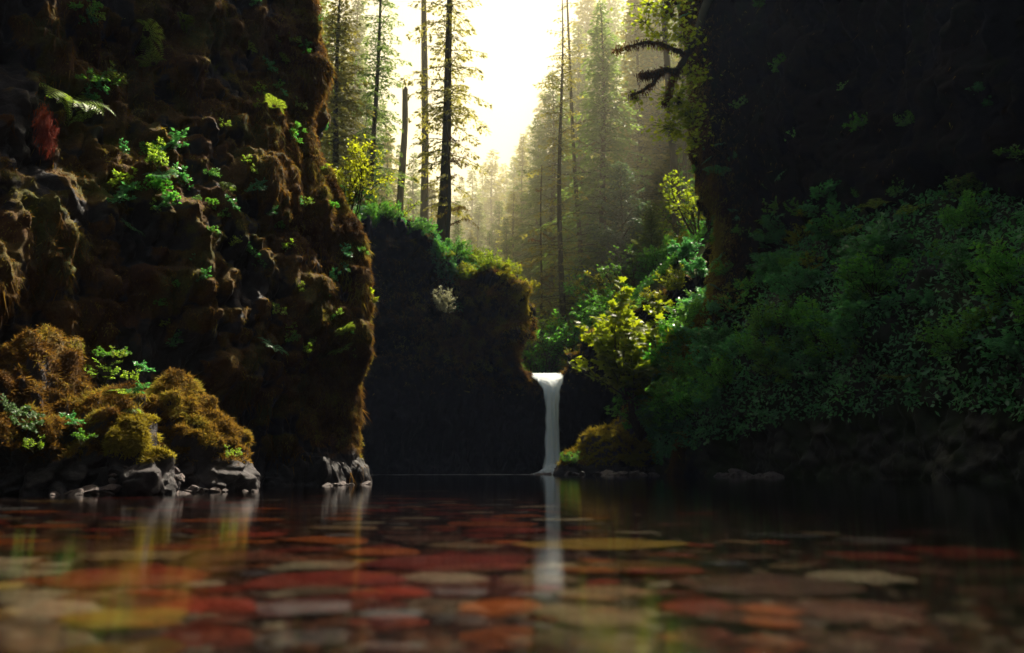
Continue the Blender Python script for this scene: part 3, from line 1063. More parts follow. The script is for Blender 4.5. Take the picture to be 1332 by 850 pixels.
def grow(origin, dirs, lens, rg, levels, up=.25, flat=.0):
    """branching skeleton; returns list of (A, B, level)"""
    segs = []
    A = np.repeat(np.atleast_2d(origin).astype(float), len(dirs) // len(np.atleast_2d(origin)), 0)
    d = unit(np.asarray(dirs, float)); L = np.asarray(lens, float)
    out = []
    for lv, (nch, f, spread) in enumerate(levels):
        # each branch as 3 bent pieces
        P = [A]
        dd = d.copy()
        for s in range(3):
            dd = unit(dd + rg.normal(0, .12, dd.shape) + np.array([0, 0, up * .25]))
            P.append(P[-1] + dd * (L / 3)[:, None])
        out.append((P, L, lv))
        if nch == 0:
            break
        n = len(A)
        t = rg.uniform(.25, 1.0, (n, nch)) if lv else rg.uniform(.35, 1.0, (n, nch))
        t[:, 0] = 1.0
        ti = t * 3
        k = np.minimum(ti.astype(int), 2)
        fr = (ti - k)[..., None]
        PP = np.stack(P, 1)
        idx = np.arange(n)[:, None]
        S = PP[idx, k] * (1 - fr) + PP[idx, k + 1] * fr
        nd = dd[:, None] + rg.normal(0, spread, (n, nch, 3)) * np.array([1, 1, 1 - flat])
        nd[..., 2] = nd[..., 2] * (1 - flat) + up * .3
        A = S.reshape(-1, 3)
        d = unit(nd.reshape(-1, 3))
        L = (np.repeat(L, nch) * f * rg.uniform(.6, 1.2, n * nch) * (1.2 - .45 * t.ravel()))
    return out


def plant(name, seed, H, W, stems, levels, leafmat, leafL, per, shape='oval', up=.3, flat=.3, r0=.02, stemmat='twig', leaf_flat=.6, droop=.25, origin=(0, 0, 0), base_spread=None, parent=None):
    rg = R(seed)
    root = parent or proto(name)
    az = np.arange(stems) * 2.4 + rg.uniform(0, .8, stems)
    sp = rg.uniform(.15, 1.0, stems) if base_spread is None else base_spread
    dirs = np.stack([np.cos(az) * sp * W / H, np.sin(az) * sp * W / H, np.ones(stems)], -1)
    lens = np.full(stems, H * .55) * rg.uniform(.7, 1.15, stems)
    sk = grow(np.array(origin), dirs, lens, rg, levels, up, flat)
    g = Geo()
    for P, L, lv in sk:
        r = r0 * (.5 ** lv)
        for s in range(3):
            V, F = sticks(P[s], P[s + 1], r * (1 - .22 * s), r * (1 - .22 * (s + 1)), 5 if lv == 0 else 3)
            g.add(V, F)
    g.obj('stem', M[stemmat], root)
    P, L, lv = sk[-1]
    n = len(L)
    t = rg.uniform(.05, 3, (n, per)); k = np.minimum(t.astype(int), 2); fr = (t - k)[..., None]
    PP = np.stack(P, 1); idx = np.arange(n)[:, None]
    C = (PP[idx, k] * (1 - fr) + PP[idx, k + 1] * fr).reshape(-1, 3)
    dd = np.repeat(unit(P[3] - P[0]), per, 0)
    m_ = len(C)
    side = unit(np.cross(dd, np.array([0, 0, 1.]))) * np.where(rg.random(m_) < .5, 1, -1)[:, None]
    ld = unit(dd * .6 + side * .8 + rg.normal(0, .3, (m_, 3)) + np.array([0, 0, -droop]))
    ln = unit(np.array([0, 0, 1.]) * leaf_flat + rg.normal(0, .45, (m_, 3)))
    ls = leafL * rg.uniform(.6, 1.25, m_)
    g = Geo()
    var = np.clip(rg.normal(.5, .22, m_), 0, 1)
    if shape == 'maple':
        V, F = stamp(ML[0], ML[1], C, ld, ln, ls)
        g.add(V, F, np.repeat(var, len(ML[0])))
    else:
        V, F = quads(C, ld, ln, ls, ls * .55, .12)
        g.add(V, F, np.repeat(var, 4))
    g.obj('foliage', M[leafmat], root)
    return root


def fern(name, seed, mat, n=15, L=.7, arch=.8, up=.9):
    rg = R(seed)
    root = proto(name)
    g = Geo(); gs = Geo()
    for k in range(n):
        a = k * 2.4 + rg.uniform(-.2, .2)
        l = L * rg.uniform(.7, 1.1)
        t = np.linspace(0, 1, 16)
        rr = l * (t - .15 * t ** 2)
        zz_ = l * (up * t - arch * t ** 2)
        P = np.stack([np.cos(a) * rr, np.sin(a) * rr, zz_], -1)
        T_ = unit(np.gradient(P, axis=0))
        S_ = unit(np.cross(T_, [0, 0, 1.]))
        U_ = np.cross(S_, T_)
        V, F = sticks(P[:-1], P[1:], .005 * L / .7, .004 * L / .7, 3)
        gs.add(V, F)
        wl = l * .24 * np.sin(np.clip(t * .93 + .1, 0, 1) * pi) ** .7
        for sg in (-1, 1):
            V, F = quads(P[2:], S_[2:] * sg + T_[2:] * .3 - .15 * U_[2:], U_[2:] + rg.normal(0, .15, (14, 3)), wl[2:], l * .036)
            g.add(V, F, np.repeat(rg.uniform(.2, .9, 14), 4))
    gs.obj('stem', M['twig'], root)
    g.obj('foliage', M[mat], root)
    return root


def conifer(name, seed, H, Rm, cb, nb, dens, mat, r0, droop=.35, rise=.15, spray=.28, sparse=0., lean=(0, 0), trunkmat='bark', power=.85, wid=.3, clump=0.):
    rg = R(seed)
    root = proto(name)
    t = np.linspace(0, 1, 22)
    P = np.stack([lean[0] * t * H + .006 * H * np.sin(t * 7 + seed), lean[1] * t * H + .006 * H * np.cos(t * 5), t * H], -1)
    g = Geo()
    V, F = tube(P, r0 * (1 - .93 * t) * (1 + .35 * np.exp(-t * 30)), 10, .12, seed)
    g.add(V, F)
    g.obj('trunk', M[trunkmat], root, True)
    u = np.sort(cb + (1 - cb) * rg.random(nb) ** 1.0)
    keepb = rg.random(nb) > sparse
    u = u[keepb]
    nb = len(u)
    az = np.arange(nb) * 2.39996 + rg.normal(0, .3, nb)
    q = (u - cb) / (1 - cb)
    lump = 1 + .30 * np.sin(u * 41 + seed) * np.cos(az * 1.5 + u * 17) + .18 * np.sin(u * 97 + seed)
    L = Rm * (np.clip(1 - q, 0, 1) ** power) * rg.uniform(.6, 1.15, nb) * np.clip(.45 + q * 5, 0, 1) * lump + .25
    x0 = np.stack([np.interp(u, t, P[:, 0]), np.interp(u, t, P[:, 1]), u * H], -1)
    dirh = np.stack([np.cos(az), np.sin(az), 0 * az], -1)
    rs = rise + .5 * q ** 2
    dr = droop * (1 - .7 * q) * rg.uniform(.7, 1.3, nb)

    def curve(i, s):
        return x0[i] + dirh[i] * (L[i] * s)[:, None] + np.stack([0 * s, 0 * s, L[i] * (rs[i] * s - dr[i] * s * s)], -1)
    gb = Geo()
    I = np.arange(nb)
    K = 4
    for s in range(K):
        A_, B_ = curve(I, np.full(nb, s / K)), curve(I, np.full(nb, (s + 1) / K))
        rb = .012 + .012 * L
        V, F = sticks(A_, B_, rb * (1 - s / K) + .004, rb * (1 - (s + 1) / K) + .004, 3)
        gb.add(V, F)
    m_ = (dens * L ** 1.5).astype(int) + 4
    idx = np.repeat(I, m_)
    n = len(idx)
    s = rg.random(n) ** .9 * .98 + .02
    if clump:
        s = np.clip(s + clump * np.sin(s * 19 + idx * 1.7), .03, 1)
    wmax = wid * L[idx] * np.clip(1.15 - s, 0, 1) ** .8 + .08
    w_ = rg.uniform(-1, 1, n)
    lat = np.stack([-np.sin(az[idx]), np.cos(az[idx]), 0 * s], -1)
    C = curve(idx, s) + lat * (w_ * wmax)[:, None]
    C[:, 2] -= np.abs(w_) * wmax * .35 + rg.uniform(0, .12, n) * L[idx] * .35
    D = unit(dirh[idx] * .7 + lat * (np.sign(w_) * .75)[:, None] + np.stack([0 * s, 0 * s, -.35 + .3 * rs[idx] - dr[idx] * s * .6], -1) + rg.normal(0, .22, (n, 3)))
    N_ = unit(np.array([0, 0, 1.]) + rg.normal(0, .4, (n, 3)))
    ls = spray * rg.uniform(.55, 1.3, n)
    V, F = quads(C, D, N_, ls, ls * .40, .12)
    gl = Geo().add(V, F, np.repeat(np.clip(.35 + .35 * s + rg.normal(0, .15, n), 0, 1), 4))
    gb.obj('branch_crown', M['twig'], root)
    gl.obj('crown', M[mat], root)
    return root


# prototypes, all built at a nominal size and scaled when placed
C_dense = [conifer('conifer', 501, 30, 4.2, .08, 330, 18, 'needles', .38, spray=.38), conifer('conifer', 502, 30, 4.8, .12, 300, 17, 'needles', .40, .5, .1, spray=.38),
           conifer('conifer', 503, 30, 3.6, .05, 340, 19, 'needles_warm', .34, .45, spray=.36)]
C_far = [conifer('conifer', 511, 25, 3.6, .08, 180, 14, 'needles', .3, spray=.5), conifer('conifer', 512, 25, 4.0, .1, 170, 14, 'needles_warm', .3, .45, spray=.5),
         conifer('conifer', 513, 25, 3.0, .06, 190, 14, 'needles', .28, spray=.5)]
C_sparse = [conifer('conifer', 521, 40, 3.6, .14, 190, 44, 'needles', .36, .4, .05, .24, .1, wid=.25, clump=.05, power=.5),
            conifer('conifer', 522, 40, 3.4, .12, 190, 40, 'needles_warm', .46, .35, .02, .24, .2, wid=.24, clump=.06, power=.4, lean=(.045, 0)),
            conifer('conifer', 523, 40, 2.6, .10, 170, 30, 'needles_warm', .26, .3, .0, .2, .2, wid=.25, clump=.05, power=.6)]
C_young = [conifer('young_fir', 531, 9, 3.0, .02, 170, 60, 'needles_blue', .14, .18, .28, .22, power=.9), conifer('young_fir', 532, 9, 2.4, .02, 150, 60, 'needles', .12, .25, .3, .2)]
C_bare = [conifer('conifer', 541, 40, 1.6, .5, 40, 25, 'needles', .42, .4, .0, .2, .3, power=.5), conifer('conifer', 542, 40, 1.3, .45, 34, 25, 'needles', .30, .4, .0, .2, .3, power=.5)]

LV = [(5, .6, .5), (5, .6, .6), (0, 0, 0)]
S_bright = [plant('shrub', 601, 1.6, 1.5, 9, LV, 'leaf_bright', .10, 7, r0=.018), plant('shrub', 602, 1.4, 1.8, 10, LV, 'leaf_yellow', .10, 7, r0=.018)]
S_green = [plant('shrub', 611, 1.5, 1.8, 10, LV, 'leaf_green', .12, 7, r0=.018), plant('shrub', 612, 1.5, 1.5, 9, LV, 'leaf_deep', .11, 8, r0=.018),
           plant('shrub', 613, 1.3, 1.9, 9, LV, 'leaf_deep', .15, 6, r0=.018, flat=.6), plant('shrub', 614, 1.4, 1.6, 9, LV, 'leaf_green', .09, 10, r0=.016)]
S_layer = [plant('vine_maple', 621, 3.0, 3.4, 7, [(6, .6, .6), (6, .55, .6), (0, 0, 0)], 'leaf_green', .15, 9, flat=.75, r0=.04, leaf_flat=1.0),
           plant('vine_maple', 622, 3.0, 3.0, 7, [(6, .6, .6), (6, .55, .6), (0, 0, 0)], 'leaf_yellow', .14, 9, flat=.7, r0=.04, leaf_flat=1.0)]
F_fern = [fern('fern', 631, 'fern', 15, .7), fern('fern', 632, 'fern', 13, .6, 1.1, .8), fern('fern', 633, 'leaf_deep', 15, .7)]
S_small = [plant('leafy_plant', 641, .45, .6, 5, [(4, .6, .6), (4, .6, .6), (0, 0, 0)], 'leaf_green', .055, 4, r0=.006), plant('leafy_plant', 642, .4, .6, 5, [(4, .6, .6), (3, .6, .6), (0, 0, 0)], 'fern', .05, 5, r0=.006),
           plant('leafy_plant', 643, .5, .5, 4, [(4, .6, .6), (3, .6, .6), (0, 0, 0)], 'leaf_deep', .075, 4, r0=.006)]
USEDP = []


def tree_at(protos, k, px, d, toppy, H0, label, many, cat='conifer', wide=1., dx=0, rot=None, dz=-.4):
    """stand a tree on the hillside so that its top reaches toppy"""
    x = at(px, 300, d)[0]
    for _ in range(4):
        z = float(terr(x, d))
        x = at(px, proj((x, d, z))[1], d)[0]
    z = float(terr(x, d)) + dz
    H = at(px, toppy, d)[2] - z
    s = H / H0
    r = R(int(px * 7 + d))
    return place(protos[k], (x + dx, d, z), cat, label, many, r.uniform(0, 6.28) if rot is None else rot, (s * wide, s * wide, s))


# --- the trees one can tell apart
tree_at(C_dense, 2, 432, 60, -90, 30, 'tall yellow green conifer rising just beyond the edge of the left cliff', None, wide=1.0)
tree_at(C_dense, 0, 400, 68, -60, 30, 'dark conifer half hidden behind the left cliff', None)
tree_at(C_dense, 1, 455, 84, -20, 30, 'pale green conifer between the left cliff and the first bare trunk', None, wide=.9)
tree_at(C_sparse, 0, 482, 62, -130, 40, 'tall dark trunk with ragged short branches, first bare trunk right of the left cliff', None)
tree_at(C_bare, 0, 546, 66, -420, 40, 'straight bare brown trunk between the broken stump and the thick leaning trunk', None, wide=.62)
tree_at(C_sparse, 1, 567, 60, -260, 40, 'thickest dark trunk leaning slightly, with ragged branches above the back wall', None, wide=1.0, rot=0)
tree_at(C_sparse, 2, 733, 66, -45, 40, 'thin tall tree with sparse wispy branches at the right edge of the sky gap', None, wide=1.25)
tree_at(C_dense, 1, 790, 72, 5, 30, 'broad dark conifer in the middle of the right slope', None, wide=1.05)
tree_at(C_young, 0, 812, 67, 215, 9, 'small blue green young fir before the broad dark conifer', None, 'fir', wide=.95)
tree_at(C_bare, 0, 878, 63, -330, 40, 'thick straight dark trunk on the right slope beside the right cliff', None, wide=.8)
tree_at(C_bare, 1, 895, 66, -180, 40, 'thinner dark trunk just right of the thick straight trunk', None, wide=.8)
tree_at(C_young, 1, 850, 62, 262, 9, 'small dark green young fir right of the blue green one', None, 'fir', wide=1.)
# --- conifers of the right slope
rs = [(700, 96, 150, 0), (722, 84, 95, 1), (680, 112, 175, 2), (756, 92, 35, 0), (770, 104, -20, 2), (838, 78, -10, 2), (850, 96, -70, 1),
      (905, 78, 30, 2), (925, 90, -70, 0), (866, 80, -30, 0), (890, 100, -80, 1), (800, 110, -60, 0), (940, 72, -20, 0), (960, 84, -40, 1)]
for px, d, ty, k in rs:
    tree_at(C_dense, k, px, d, ty, 30, ['dark green conifer standing on the right slope', 'drooping dark conifer standing on the right slope', 'olive coloured conifer standing on the right slope'][k], 'conifers on the right slope', wide=R(int(px)).uniform(.95, 1.3))
# --- far valley
rg = R(77)
far = [(612, 118, 222), (640, 128, 196), (598, 136, 232), (627, 150, 215), (655, 150, 214), (668, 138, 205), (582, 150, 245), (648, 170, 235), (634, 200, 240), (662, 190, 238), (676, 160, 190), (690, 150, 165),
       (605, 190, 250), (590, 104, 255), (622, 100, 265), (648, 104, 262), (668, 96, 250), (560, 120, 235), (540, 130, 225), (520, 118, 215), (500, 130, 200), (575, 170, 235), (710, 140, 120), (658, 88, 285), (636, 86, 300), (612, 82, 300)]
for i, (px, d, ty) in enumerate(far):
    tree_at(C_far, i % 3, px, d, ty, 25, ['hazy blue green conifer far up the valley', 'hazy straw coloured conifer far up the valley', 'slim hazy conifer far up the valley'][i % 3], 'hazy conifers far up the valley', wide=rg.uniform(1.0, 1.35))
lf = [(470, 74, 120, 0), (500, 76, 165, 1), (515, 82, 190, 2), (535, 88, 200, 0), (490, 92, 130, 2), (430, 90, 30, 0), (455, 100, 60, 2), (595, 74, 262, 2), (560, 80, 235, 1)]
for px, d, ty, k in lf:
    tree_at(C_far, k, px, d, ty, 25, ['soft green conifer behind the bare trunks above the back wall', 'straw green conifer behind the bare trunks above the back wall', 'slim conifer behind the bare trunks above the back wall'][k], 'conifers behind the bare trunks', wide=rg.uniform(.9, 1.2))

# --- broken stump and leaning snag, mossy dead tree
def snag(name, label, A, Bp, r1, r2, seed, jag=True, moss=0, branches=0):
    root = thing(name, A, 'dead tree', label)
    A = np.array(A); Bp = np.array(Bp)
    t = np.linspace(0, 1, 20)
    P = (Bp - A)[None] * t[:, None]
    P[:, 0] += .12 * np.sin(t * 6 + seed)
    g = Geo()
    V, F = tube(P, r1 + (r2 - r1) * t, 10, .2, seed)
    V[19::20, 2] += R(seed).uniform(-.1, .7, 10) * (1 if jag else 0)
    g.add(V, F)
    g.obj('trunk', M['bark_pale' if jag else 'bark'], root, True)
    rg = R(seed)
    if branches:
        for k in range(branches):
            gb = Geo(); gm = Geo()
            s = rg.uniform(.2, .98); p = (Bp - A) * s
            a = rg.uniform(-.5, .5) + (0 if rg.random() < .7 else pi)
            L = rg.uniform(.8, 2.6) * (1.2 - .6 * s)
            q = np.linspace(0, 1, 9)
            C = p + np.stack([np.cos(a) * L * q, np.sin(a) * L * q, L * (.15 * np.sin(q * 5 + k) - .15 * q)], -1)
            V, F = tube(C, .035 * (1 - .85 * q), 5, .2, k)
            gb.add(V, F)
            n = int(45 * L)
            qi = rg.uniform(0, 1, n)
            c = np.stack([np.interp(qi, q, C[:, j]) for j in range(3)], -1) + rg.normal(0, .04, (n, 3))
            hairs(gm, c, np.tile([0, -1., 0], (n, 1)), n * 2, k + seed, (.08, .35), .016, None, 1.4, .2, .05, tbias=.5)
            bo = gb.obj('branch', M['bark'], root)
            gm.obj('moss', M['moss_hair'], bo)
    return root


def onhill(px, d):
    x = at(px, 300, d)[0]
    for _ in range(4):
        x = at(px, proj((x, d, float(terr(x, d))))[1], d)[0]
    return np.array([x, d, float(terr(x, d)) - .3])


b = onhill(520, 64)
snag('broken_trunk', 'pale broken off trunk with a jagged top among the tall trunks', b, at(526, 118, 64), .34, .24, 3)
b = onhill(583, 57)
snag('dead_tree', 'slender dead tree with moss hung branches beside the thickest trunk', b, at(583, 150, 57), .2, .06, 5, False, 1, 12)
b = onhill(764, 74)
snag('leaning_snag', 'bare snag leaning across the thin tree at the right of the sky gap', b, at(734, -40, 70), .3, .07, 8, False, 1, 8)
b = onhill(700, 70)
snag('dead_tree', 'grey dead tree with drooping mossy branches right of the sky gap', b, at(706, 215, 70), .16, .04, 12, False, 1, 16)

# --- shrubs above the walls
for i, (px, d, s, k) in enumerate([(612, 55, 1.1, 0), (630, 56, 1.5, 0), (650, 57, 1.5, 1), (668, 56.5, 1.6, 1), (684, 56, 1.2, 1), (600, 57, 1.3, 1), (642, 60, 1.9, 0), (662, 61, 2.0, 1), (676, 60, 1.6, 0), (620, 62, 1.8, 1), (604, 62, 1.6, 0)]):
    p = onhill(px, d)
    zr = float(np.interp(px, [545, 600, 655, 690], [at(545, 300, 52)[2], at(600, 355, 52)[2], at(655, 362, 52)[2], at(690, 385, 52)[2]]))
    z = max(p[2], zr + .2)
    place(S_bright[k], (p[0], d, z), 'shrub', 'sunlit %s shrub on the rim of the back wall' % ['lime green', 'yellow'][k], 'sunlit shrubs on the back wall rim', i * 1.3, (s * 1.05, s * 1.05, s * 1.2))
for i in range(26):
    r = R(900 + i)
    px = r.uniform(455, 600); d = r.uniform(52.5, 60)
    p = onhill(px, d)
    zr = float(np.interp(px, [460, 480, 545, 600], [at(460, 285, 50)[2], at(480, 290, 50)[2], at(545, 298, 51)[2], at(600, 350, 52)[2]]))
    z = max(p[2], zr - .1) if d < 57 else p[2]
    place(S_green[i % 4] if i % 3 else S_layer[i % 2], (p[0], d, z), 'shrub', ['green', 'dark green', 'broad leaved', 'small leaved'][i % 4] + (' bush among the trunks above the back wall' if i % 3 else ' spreading vine maple among the trunks above the back wall'),
          'bushes among the trunks above the back wall', i, r.uniform(.8, 1.6) if i % 3 else r.uniform(.5, .9))
for i in range(30):
    r = R(950 + i)
    if i % 4 == 2:
        continue
    ii = int(np.interp(i, [0, 8, 29], [48, 78, 205])) + r.integers(-4, 5); jj = int(r.uniform(184, 214))
    p, nn = BW[0][ii, jj], BW[1][ii, jj]
    place(S_green[i % 4] if i < 16 else S_bright[i % 2], p - nn * .1 - [0, 0, .1], 'shrub', '%s bush hanging over the rim of the back wall' % (['green', 'dark green', 'broad leaved', 'small leaved'][i % 4] if i < 16 else ['lime green', 'yellow'][i % 2]), 'bushes on the rim of the back wall', i, r.uniform(.7, 1.3), (r.uniform(0, .5), r.uniform(-.3, .3)))
B_tree = [plant('broadleaf_tree', 691, 7.5, 6.0, 6, [(6, .6, .5), (7, .5, .55), (0, 0, 0)], 'leaf_bright', .30, 6, flat=.5, r0=.11, stemmat='bark', leaf_flat=.9),
          plant('broadleaf_tree', 692, 7.0, 6.0, 6, [(6, .6, .5), (7, .5, .55), (0, 0, 0)], 'leaf_green', .30, 6, flat=.5, r0=.11, stemmat='bark', leaf_flat=.9)]
for i, (px, d, sc) in enumerate([(705, 66, 1.0), (722, 62, .7), (745, 66, 1.1), (770, 64, .95), (700, 74, 1.2), (735, 76, 1.2), (850, 70, 1.2), (905, 66, 1.2), (885, 72, 1.3), (925, 70, 1.3), (690, 84, 1.3), (715, 90, 1.4), (760, 82, 1.3), (510, 66, .9), (495, 62, .8), (535, 70, 1.0), (590, 68, .8), (690, 62, 1.0), (910, 58, 1.0), (708, 59, .8), (728, 66, 1.2), (750, 60, .9), (775, 68, 1.2), (815, 62, .9)]):
    p = onhill(px, d)
    place(B_tree[i % 2], p, 'tree', '%s broadleaf tree among the conifers behind the falls' % ['lime green', 'mid green'][i % 2], 'broadleaf trees behind the falls', i * 1.7, sc)
# slope on the right of the falls
for i in range(64):
    r = R(1000 + i)
    px = r.uniform(690, 930); d = r.uniform(57, 78)
    if i < 14:
        px = r.uniform(700, 790); d = r.uniform(60, 72)
    p = onhill(px, d)
    k = i % 5
    if k < 3:
        place(S_layer[0 if k else 1], p, 'vine maple', '%s vine maple growing on the right slope' % ['yellow green', 'mid green', 'fresh green'][k], 'vine maples on the right slope', i, r.uniform(.7, 1.25))
    else:
        place(S_green[(i * 3) % 4], p, 'shrub', '%s shrub growing on the right slope' % ['dense green', 'low green'][k - 3], 'shrubs on the right slope', i, r.uniform(1.2, 2.2))
# light shrub above the falls
p = at(790, 400, 62); place(S_layer[1], (p[0], 62, float(terr(p[0], 62)) + .2), 'vine maple', 'pale yellow vine maple leaning out above the waterfall', None, 1., 1.7)
p = at(805, 430, 53); place(S_layer[0], (p[0], 54.5, at(805, 425, 54.5)[2]), 'vine maple', 'wide green vine maple over the dark wall right of the falls', None, 2.2, 1.2)
for i, (px, py, d, s) in enumerate([(875, 375, 49, 1.5), (905, 360, 47, 1.6), (855, 392, 50, 1.3), (840, 400, 51, 1.2), (820, 410, 52, 1.2), (890, 340, 50, 1.8)]):
    p = at(px, py, d)
    place(S_green[i % 4] if i % 2 else S_bright[i % 4 // 2], p - [0, 0, .6], 'shrub', 'leafy shrub on the wall top behind the bright maple', 'shrubs behind the bright maple', i, s)
# yellow tree at the left cliff shoulder, bright leaves at its edge
yt = plant('young_tree', 651, 2.4, 1.9, 7, [(6, .55, .55), (6, .55, .6), (0, 0, 0)], 'leaf_yellow', .075, 9, r0=.02, flat=.3)
p = at(462, 286, 21.2)
place(yt, p - [.15, 0, .3], 'tree', 'young yellow leaved tree rooted on the shoulder of the left cliff', None, .6, (1.25, 1.25, 1.35))
e1 = plant('leafy_plant', 652, .5, .8, 4, [(4, .6, .5), (0, 0, 0)], 'leaf_bright', .15, 4, 'maple', r0=.008, flat=.4)
p = at(474, 392, 20.0)
place(e1, p, 'plant', 'bright green maple sprig sticking out of the left cliff edge', None, 0, 1., (0, .5))
# pale plant hanging on the back wall
pw = plant('pale_shrub', 661, 2.0, 1.8, 7, [(5, .6, .5), (6, .55, .6), (0, 0, 0)], 'leaf_pale', .15, 6, flat=.5, r0=.02, leaf_flat=1.)
p = at(580, 405, 50.6)
place(pw, p - [0, .6, .8], 'shrub', 'cream white leaved shrub hanging on the dark back wall', None, 0, (.85, .85, 1.3))
# hero maple
hm = proto('maple')
rgm = R(670)
plant('maple', 671, 6.2, 5.4, 10, [(7, .6, .5), (7, .5, .55), (0, 0, 0)], 'leaf_bright', .34, 7, 'maple', up=.45, flat=.35, r0=.07, stemmat='bark', leaf_flat=.9, parent=hm)
p = at(832, 572, 44.0)
place(hm, p, 'maple', 'brightly sunlit lime green maple leaning out over the mossy outcrop', None, 2.6, 1.42, (.0, -.14))
hm2 = plant('maple', 672, 3.0, 3.0, 6, [(5, .6, .5), (5, .5, .55), (0, 0, 0)], 'leaf_green', .22, 6, 'maple', up=.3, flat=.5, r0=.05, stemmat='bark', leaf_flat=.9)
p = at(830, 590, 43.6)
place(hm2, p + [0, 0, .9], 'maple', 'smaller darker maple at the foot of the bright maple', None, .3, 1.1)
p = at(738, 600, 44.6)
place(S_green[3], (p[0] + .2, 44.7, .45), 'shrub', 'small bush on the tip of the mossy outcrop by the falls', None, .3, .8)

# overhanging tree at the top of the right cliff
ot = thing('overhanging_tree', at(915, 20, 38.5), 'tree', 'dark mossy crooked branch with yellow leaves reaching out from the right cliff top')
o0 = np.array(ot.location)
paths = [([(960, -40, 39), (925, -5, 38), (906, 45, 37), (893, 72, 36.6), (880, 92, 36.3), (862, 92, 36), (850, 108, 35.8), (836, 118, 35.6), (820, 124, 35.5)], .26, .04),
         ([(862, 92, 36), (848, 97, 35.6), (832, 98, 35.2)], .16, .05),
         ([(893, 72, 36.6), (870, 62, 36), (848, 55, 35.4), (820, 60, 35), (800, 66, 34.6)], .12, .02),
         ([(925, -5, 38), (890, -20, 37), (868, 5, 36), (874, 14, 36)], .16, .05),
         ([(880, 92, 36.3), (872, 110, 36.5), (866, 135, 37)], .07, .02)]
gm = Geo()
for i, (pp, ra, rb) in enumerate(paths):
    C = spline([at(*q) for q in pp], 40) - o0
    C += .06 * np.stack([pn(C[:, 2] * 2, i, 0, 1), pn(C[:, 0] * 2, i, 3, 2), pn(C[:, 0] * 3, i, 9, 3)], -1)
    rr = np.linspace(ra, rb, 40) * (1 + .35 * pn(np.linspace(0, 12, 40), i, 0, 4))
    V, F = tube(C, rr, 9, .3, i)
    Geo().add(V, F).obj('branch', M['twig'], ot, True)
    hairs(gm, C, np.tile([0, -.6, -.8], (40, 1)), 900, 700 + i, (.08, .35), .02, None, 1.2, .2, .1, tbias=.1)
gm.obj('moss', M['moss_hair'], ot)
cl = []
rg = R(720)
for (px, py, d, rad, n) in [(880, 130, 37, 1.1, 340), (868, 165, 37.5, .9, 220), (898, 150, 37.5, .9, 240), (862, 45, 37.5, .9, 70), (885, 50, 36.5, 1.0, 170), (840, 30, 36, .9, 60), (870, 15, 36, 1.2, 160),
                            (845, 5, 36, 1.1, 110), (825, 128, 36, .5, 40), (900, 180, 38, .8, 120), (895, 95, 37, .9, 160)]:
    c = at(px, py, d) - o0
    lay = rg.integers(0, 5, n) / 5 - .4
    P = c + np.stack([rg.normal(0, rad * .5, n), rg.normal(0, rad * .5, n), lay * rad * 1.2 + rg.normal(0, .06, n)], -1)
    cl.append(P)
P = np.concatenate(cl)
n = len(P)
a = rg.uniform(0, 6.28, n)
V, F = stamp(ML[0], ML[1], P, np.stack([np.cos(a), np.sin(a), -.4 + 0 * a], -1), unit(np.array([0, 0, 1.]) + rg.normal(0, .35, (n, 3))), rg.uniform(.14, .27, n))
g = Geo().add(V, F, np.repeat(np.clip(rg.normal(.6, .25, n), 0, 1), len(ML[0])))
g.obj('foliage', M['leaf_bright'], ot)
gt = Geo()
ctr = np.concatenate([np.repeat(c.mean(0)[None], len(c), 0) for c in cl])
pick = rg.random(n) < .25
V, F = sticks(ctr[pick], P[pick], .018, .006, 3)
gt.add(V, F).obj('twig_crown', M['twig'], ot)

# --- the right bank: individual bushes
S1, N1 = BK
ni, nj = S1.shape[:2]
def bank_point(u, v):
    i = int(np.clip(u * (ni - 1), 0, ni - 1)); j = int(np.clip(v * (nj - 1), 0, nj - 1))
    return S1[i, j], N1[i, j]


cnt = 0
for i in range(190):
    r = R(1200 + i)
    u = r.uniform(.0, .82) ** 1.1
    v = r.uniform(.30, .82)
    p, nn = bank_point(u, v)
    px, py = proj(p)
    if px > 1180 and r.random() < .55:
        continue
    k = i % 4
    s = r.uniform(.9, 1.9) * np.interp(p[1], [20, 44], [.8, 1.15])
    side = 'upper' if v > .58 else 'lower'
    kind = ['green', 'deep green', 'broad leaved', 'small leaved'][k]
    zone = 'near the bright maple' if px < 960 else ('midway along' if px < 1120 else 'in its dark part')
    tl = (float(-nn[1] * .5), float(nn[0] * .5))
    place(S_green[k], p - nn * .15, 'shrub', '%s shrub on the %s right bank %s' % (kind, side, zone), 'shrubs covering the right bank', r.uniform(0, 6.28), s, (0, 0) if r.random() < .4 else (r.uniform(-.2, .3), r.uniform(-.5, .1)))
for i in range(34):
    r = R(1450 + i)
    p, nn = bank_point(r.uniform(.02, .42), r.uniform(.45, .80))
    place((S_layer[1], S_bright[0], S_layer[0])[i % 3], p - nn * .1, 'shrub', '%s bush on the bank near the bright maple' % ['yellow vine maple', 'lime green leafy', 'green vine maple'][i % 3], 'lighter clumps on the right bank', i, r.uniform(.45, .75) if i % 3 != 1 else r.uniform(.8, 1.4), (-.1, -.3))
for i in range(30):
    r = R(1500 + i)
    p, nn = bank_point(r.uniform(.1, .8), r.uniform(.25, .8))
    place(F_fern[2 if i % 2 else 0], p + nn * .1, 'fern', '%s fern arching from the right bank' % ['light green', 'dark green'][i % 2], 'ferns on the right bank', i, r.uniform(1., 1.8))
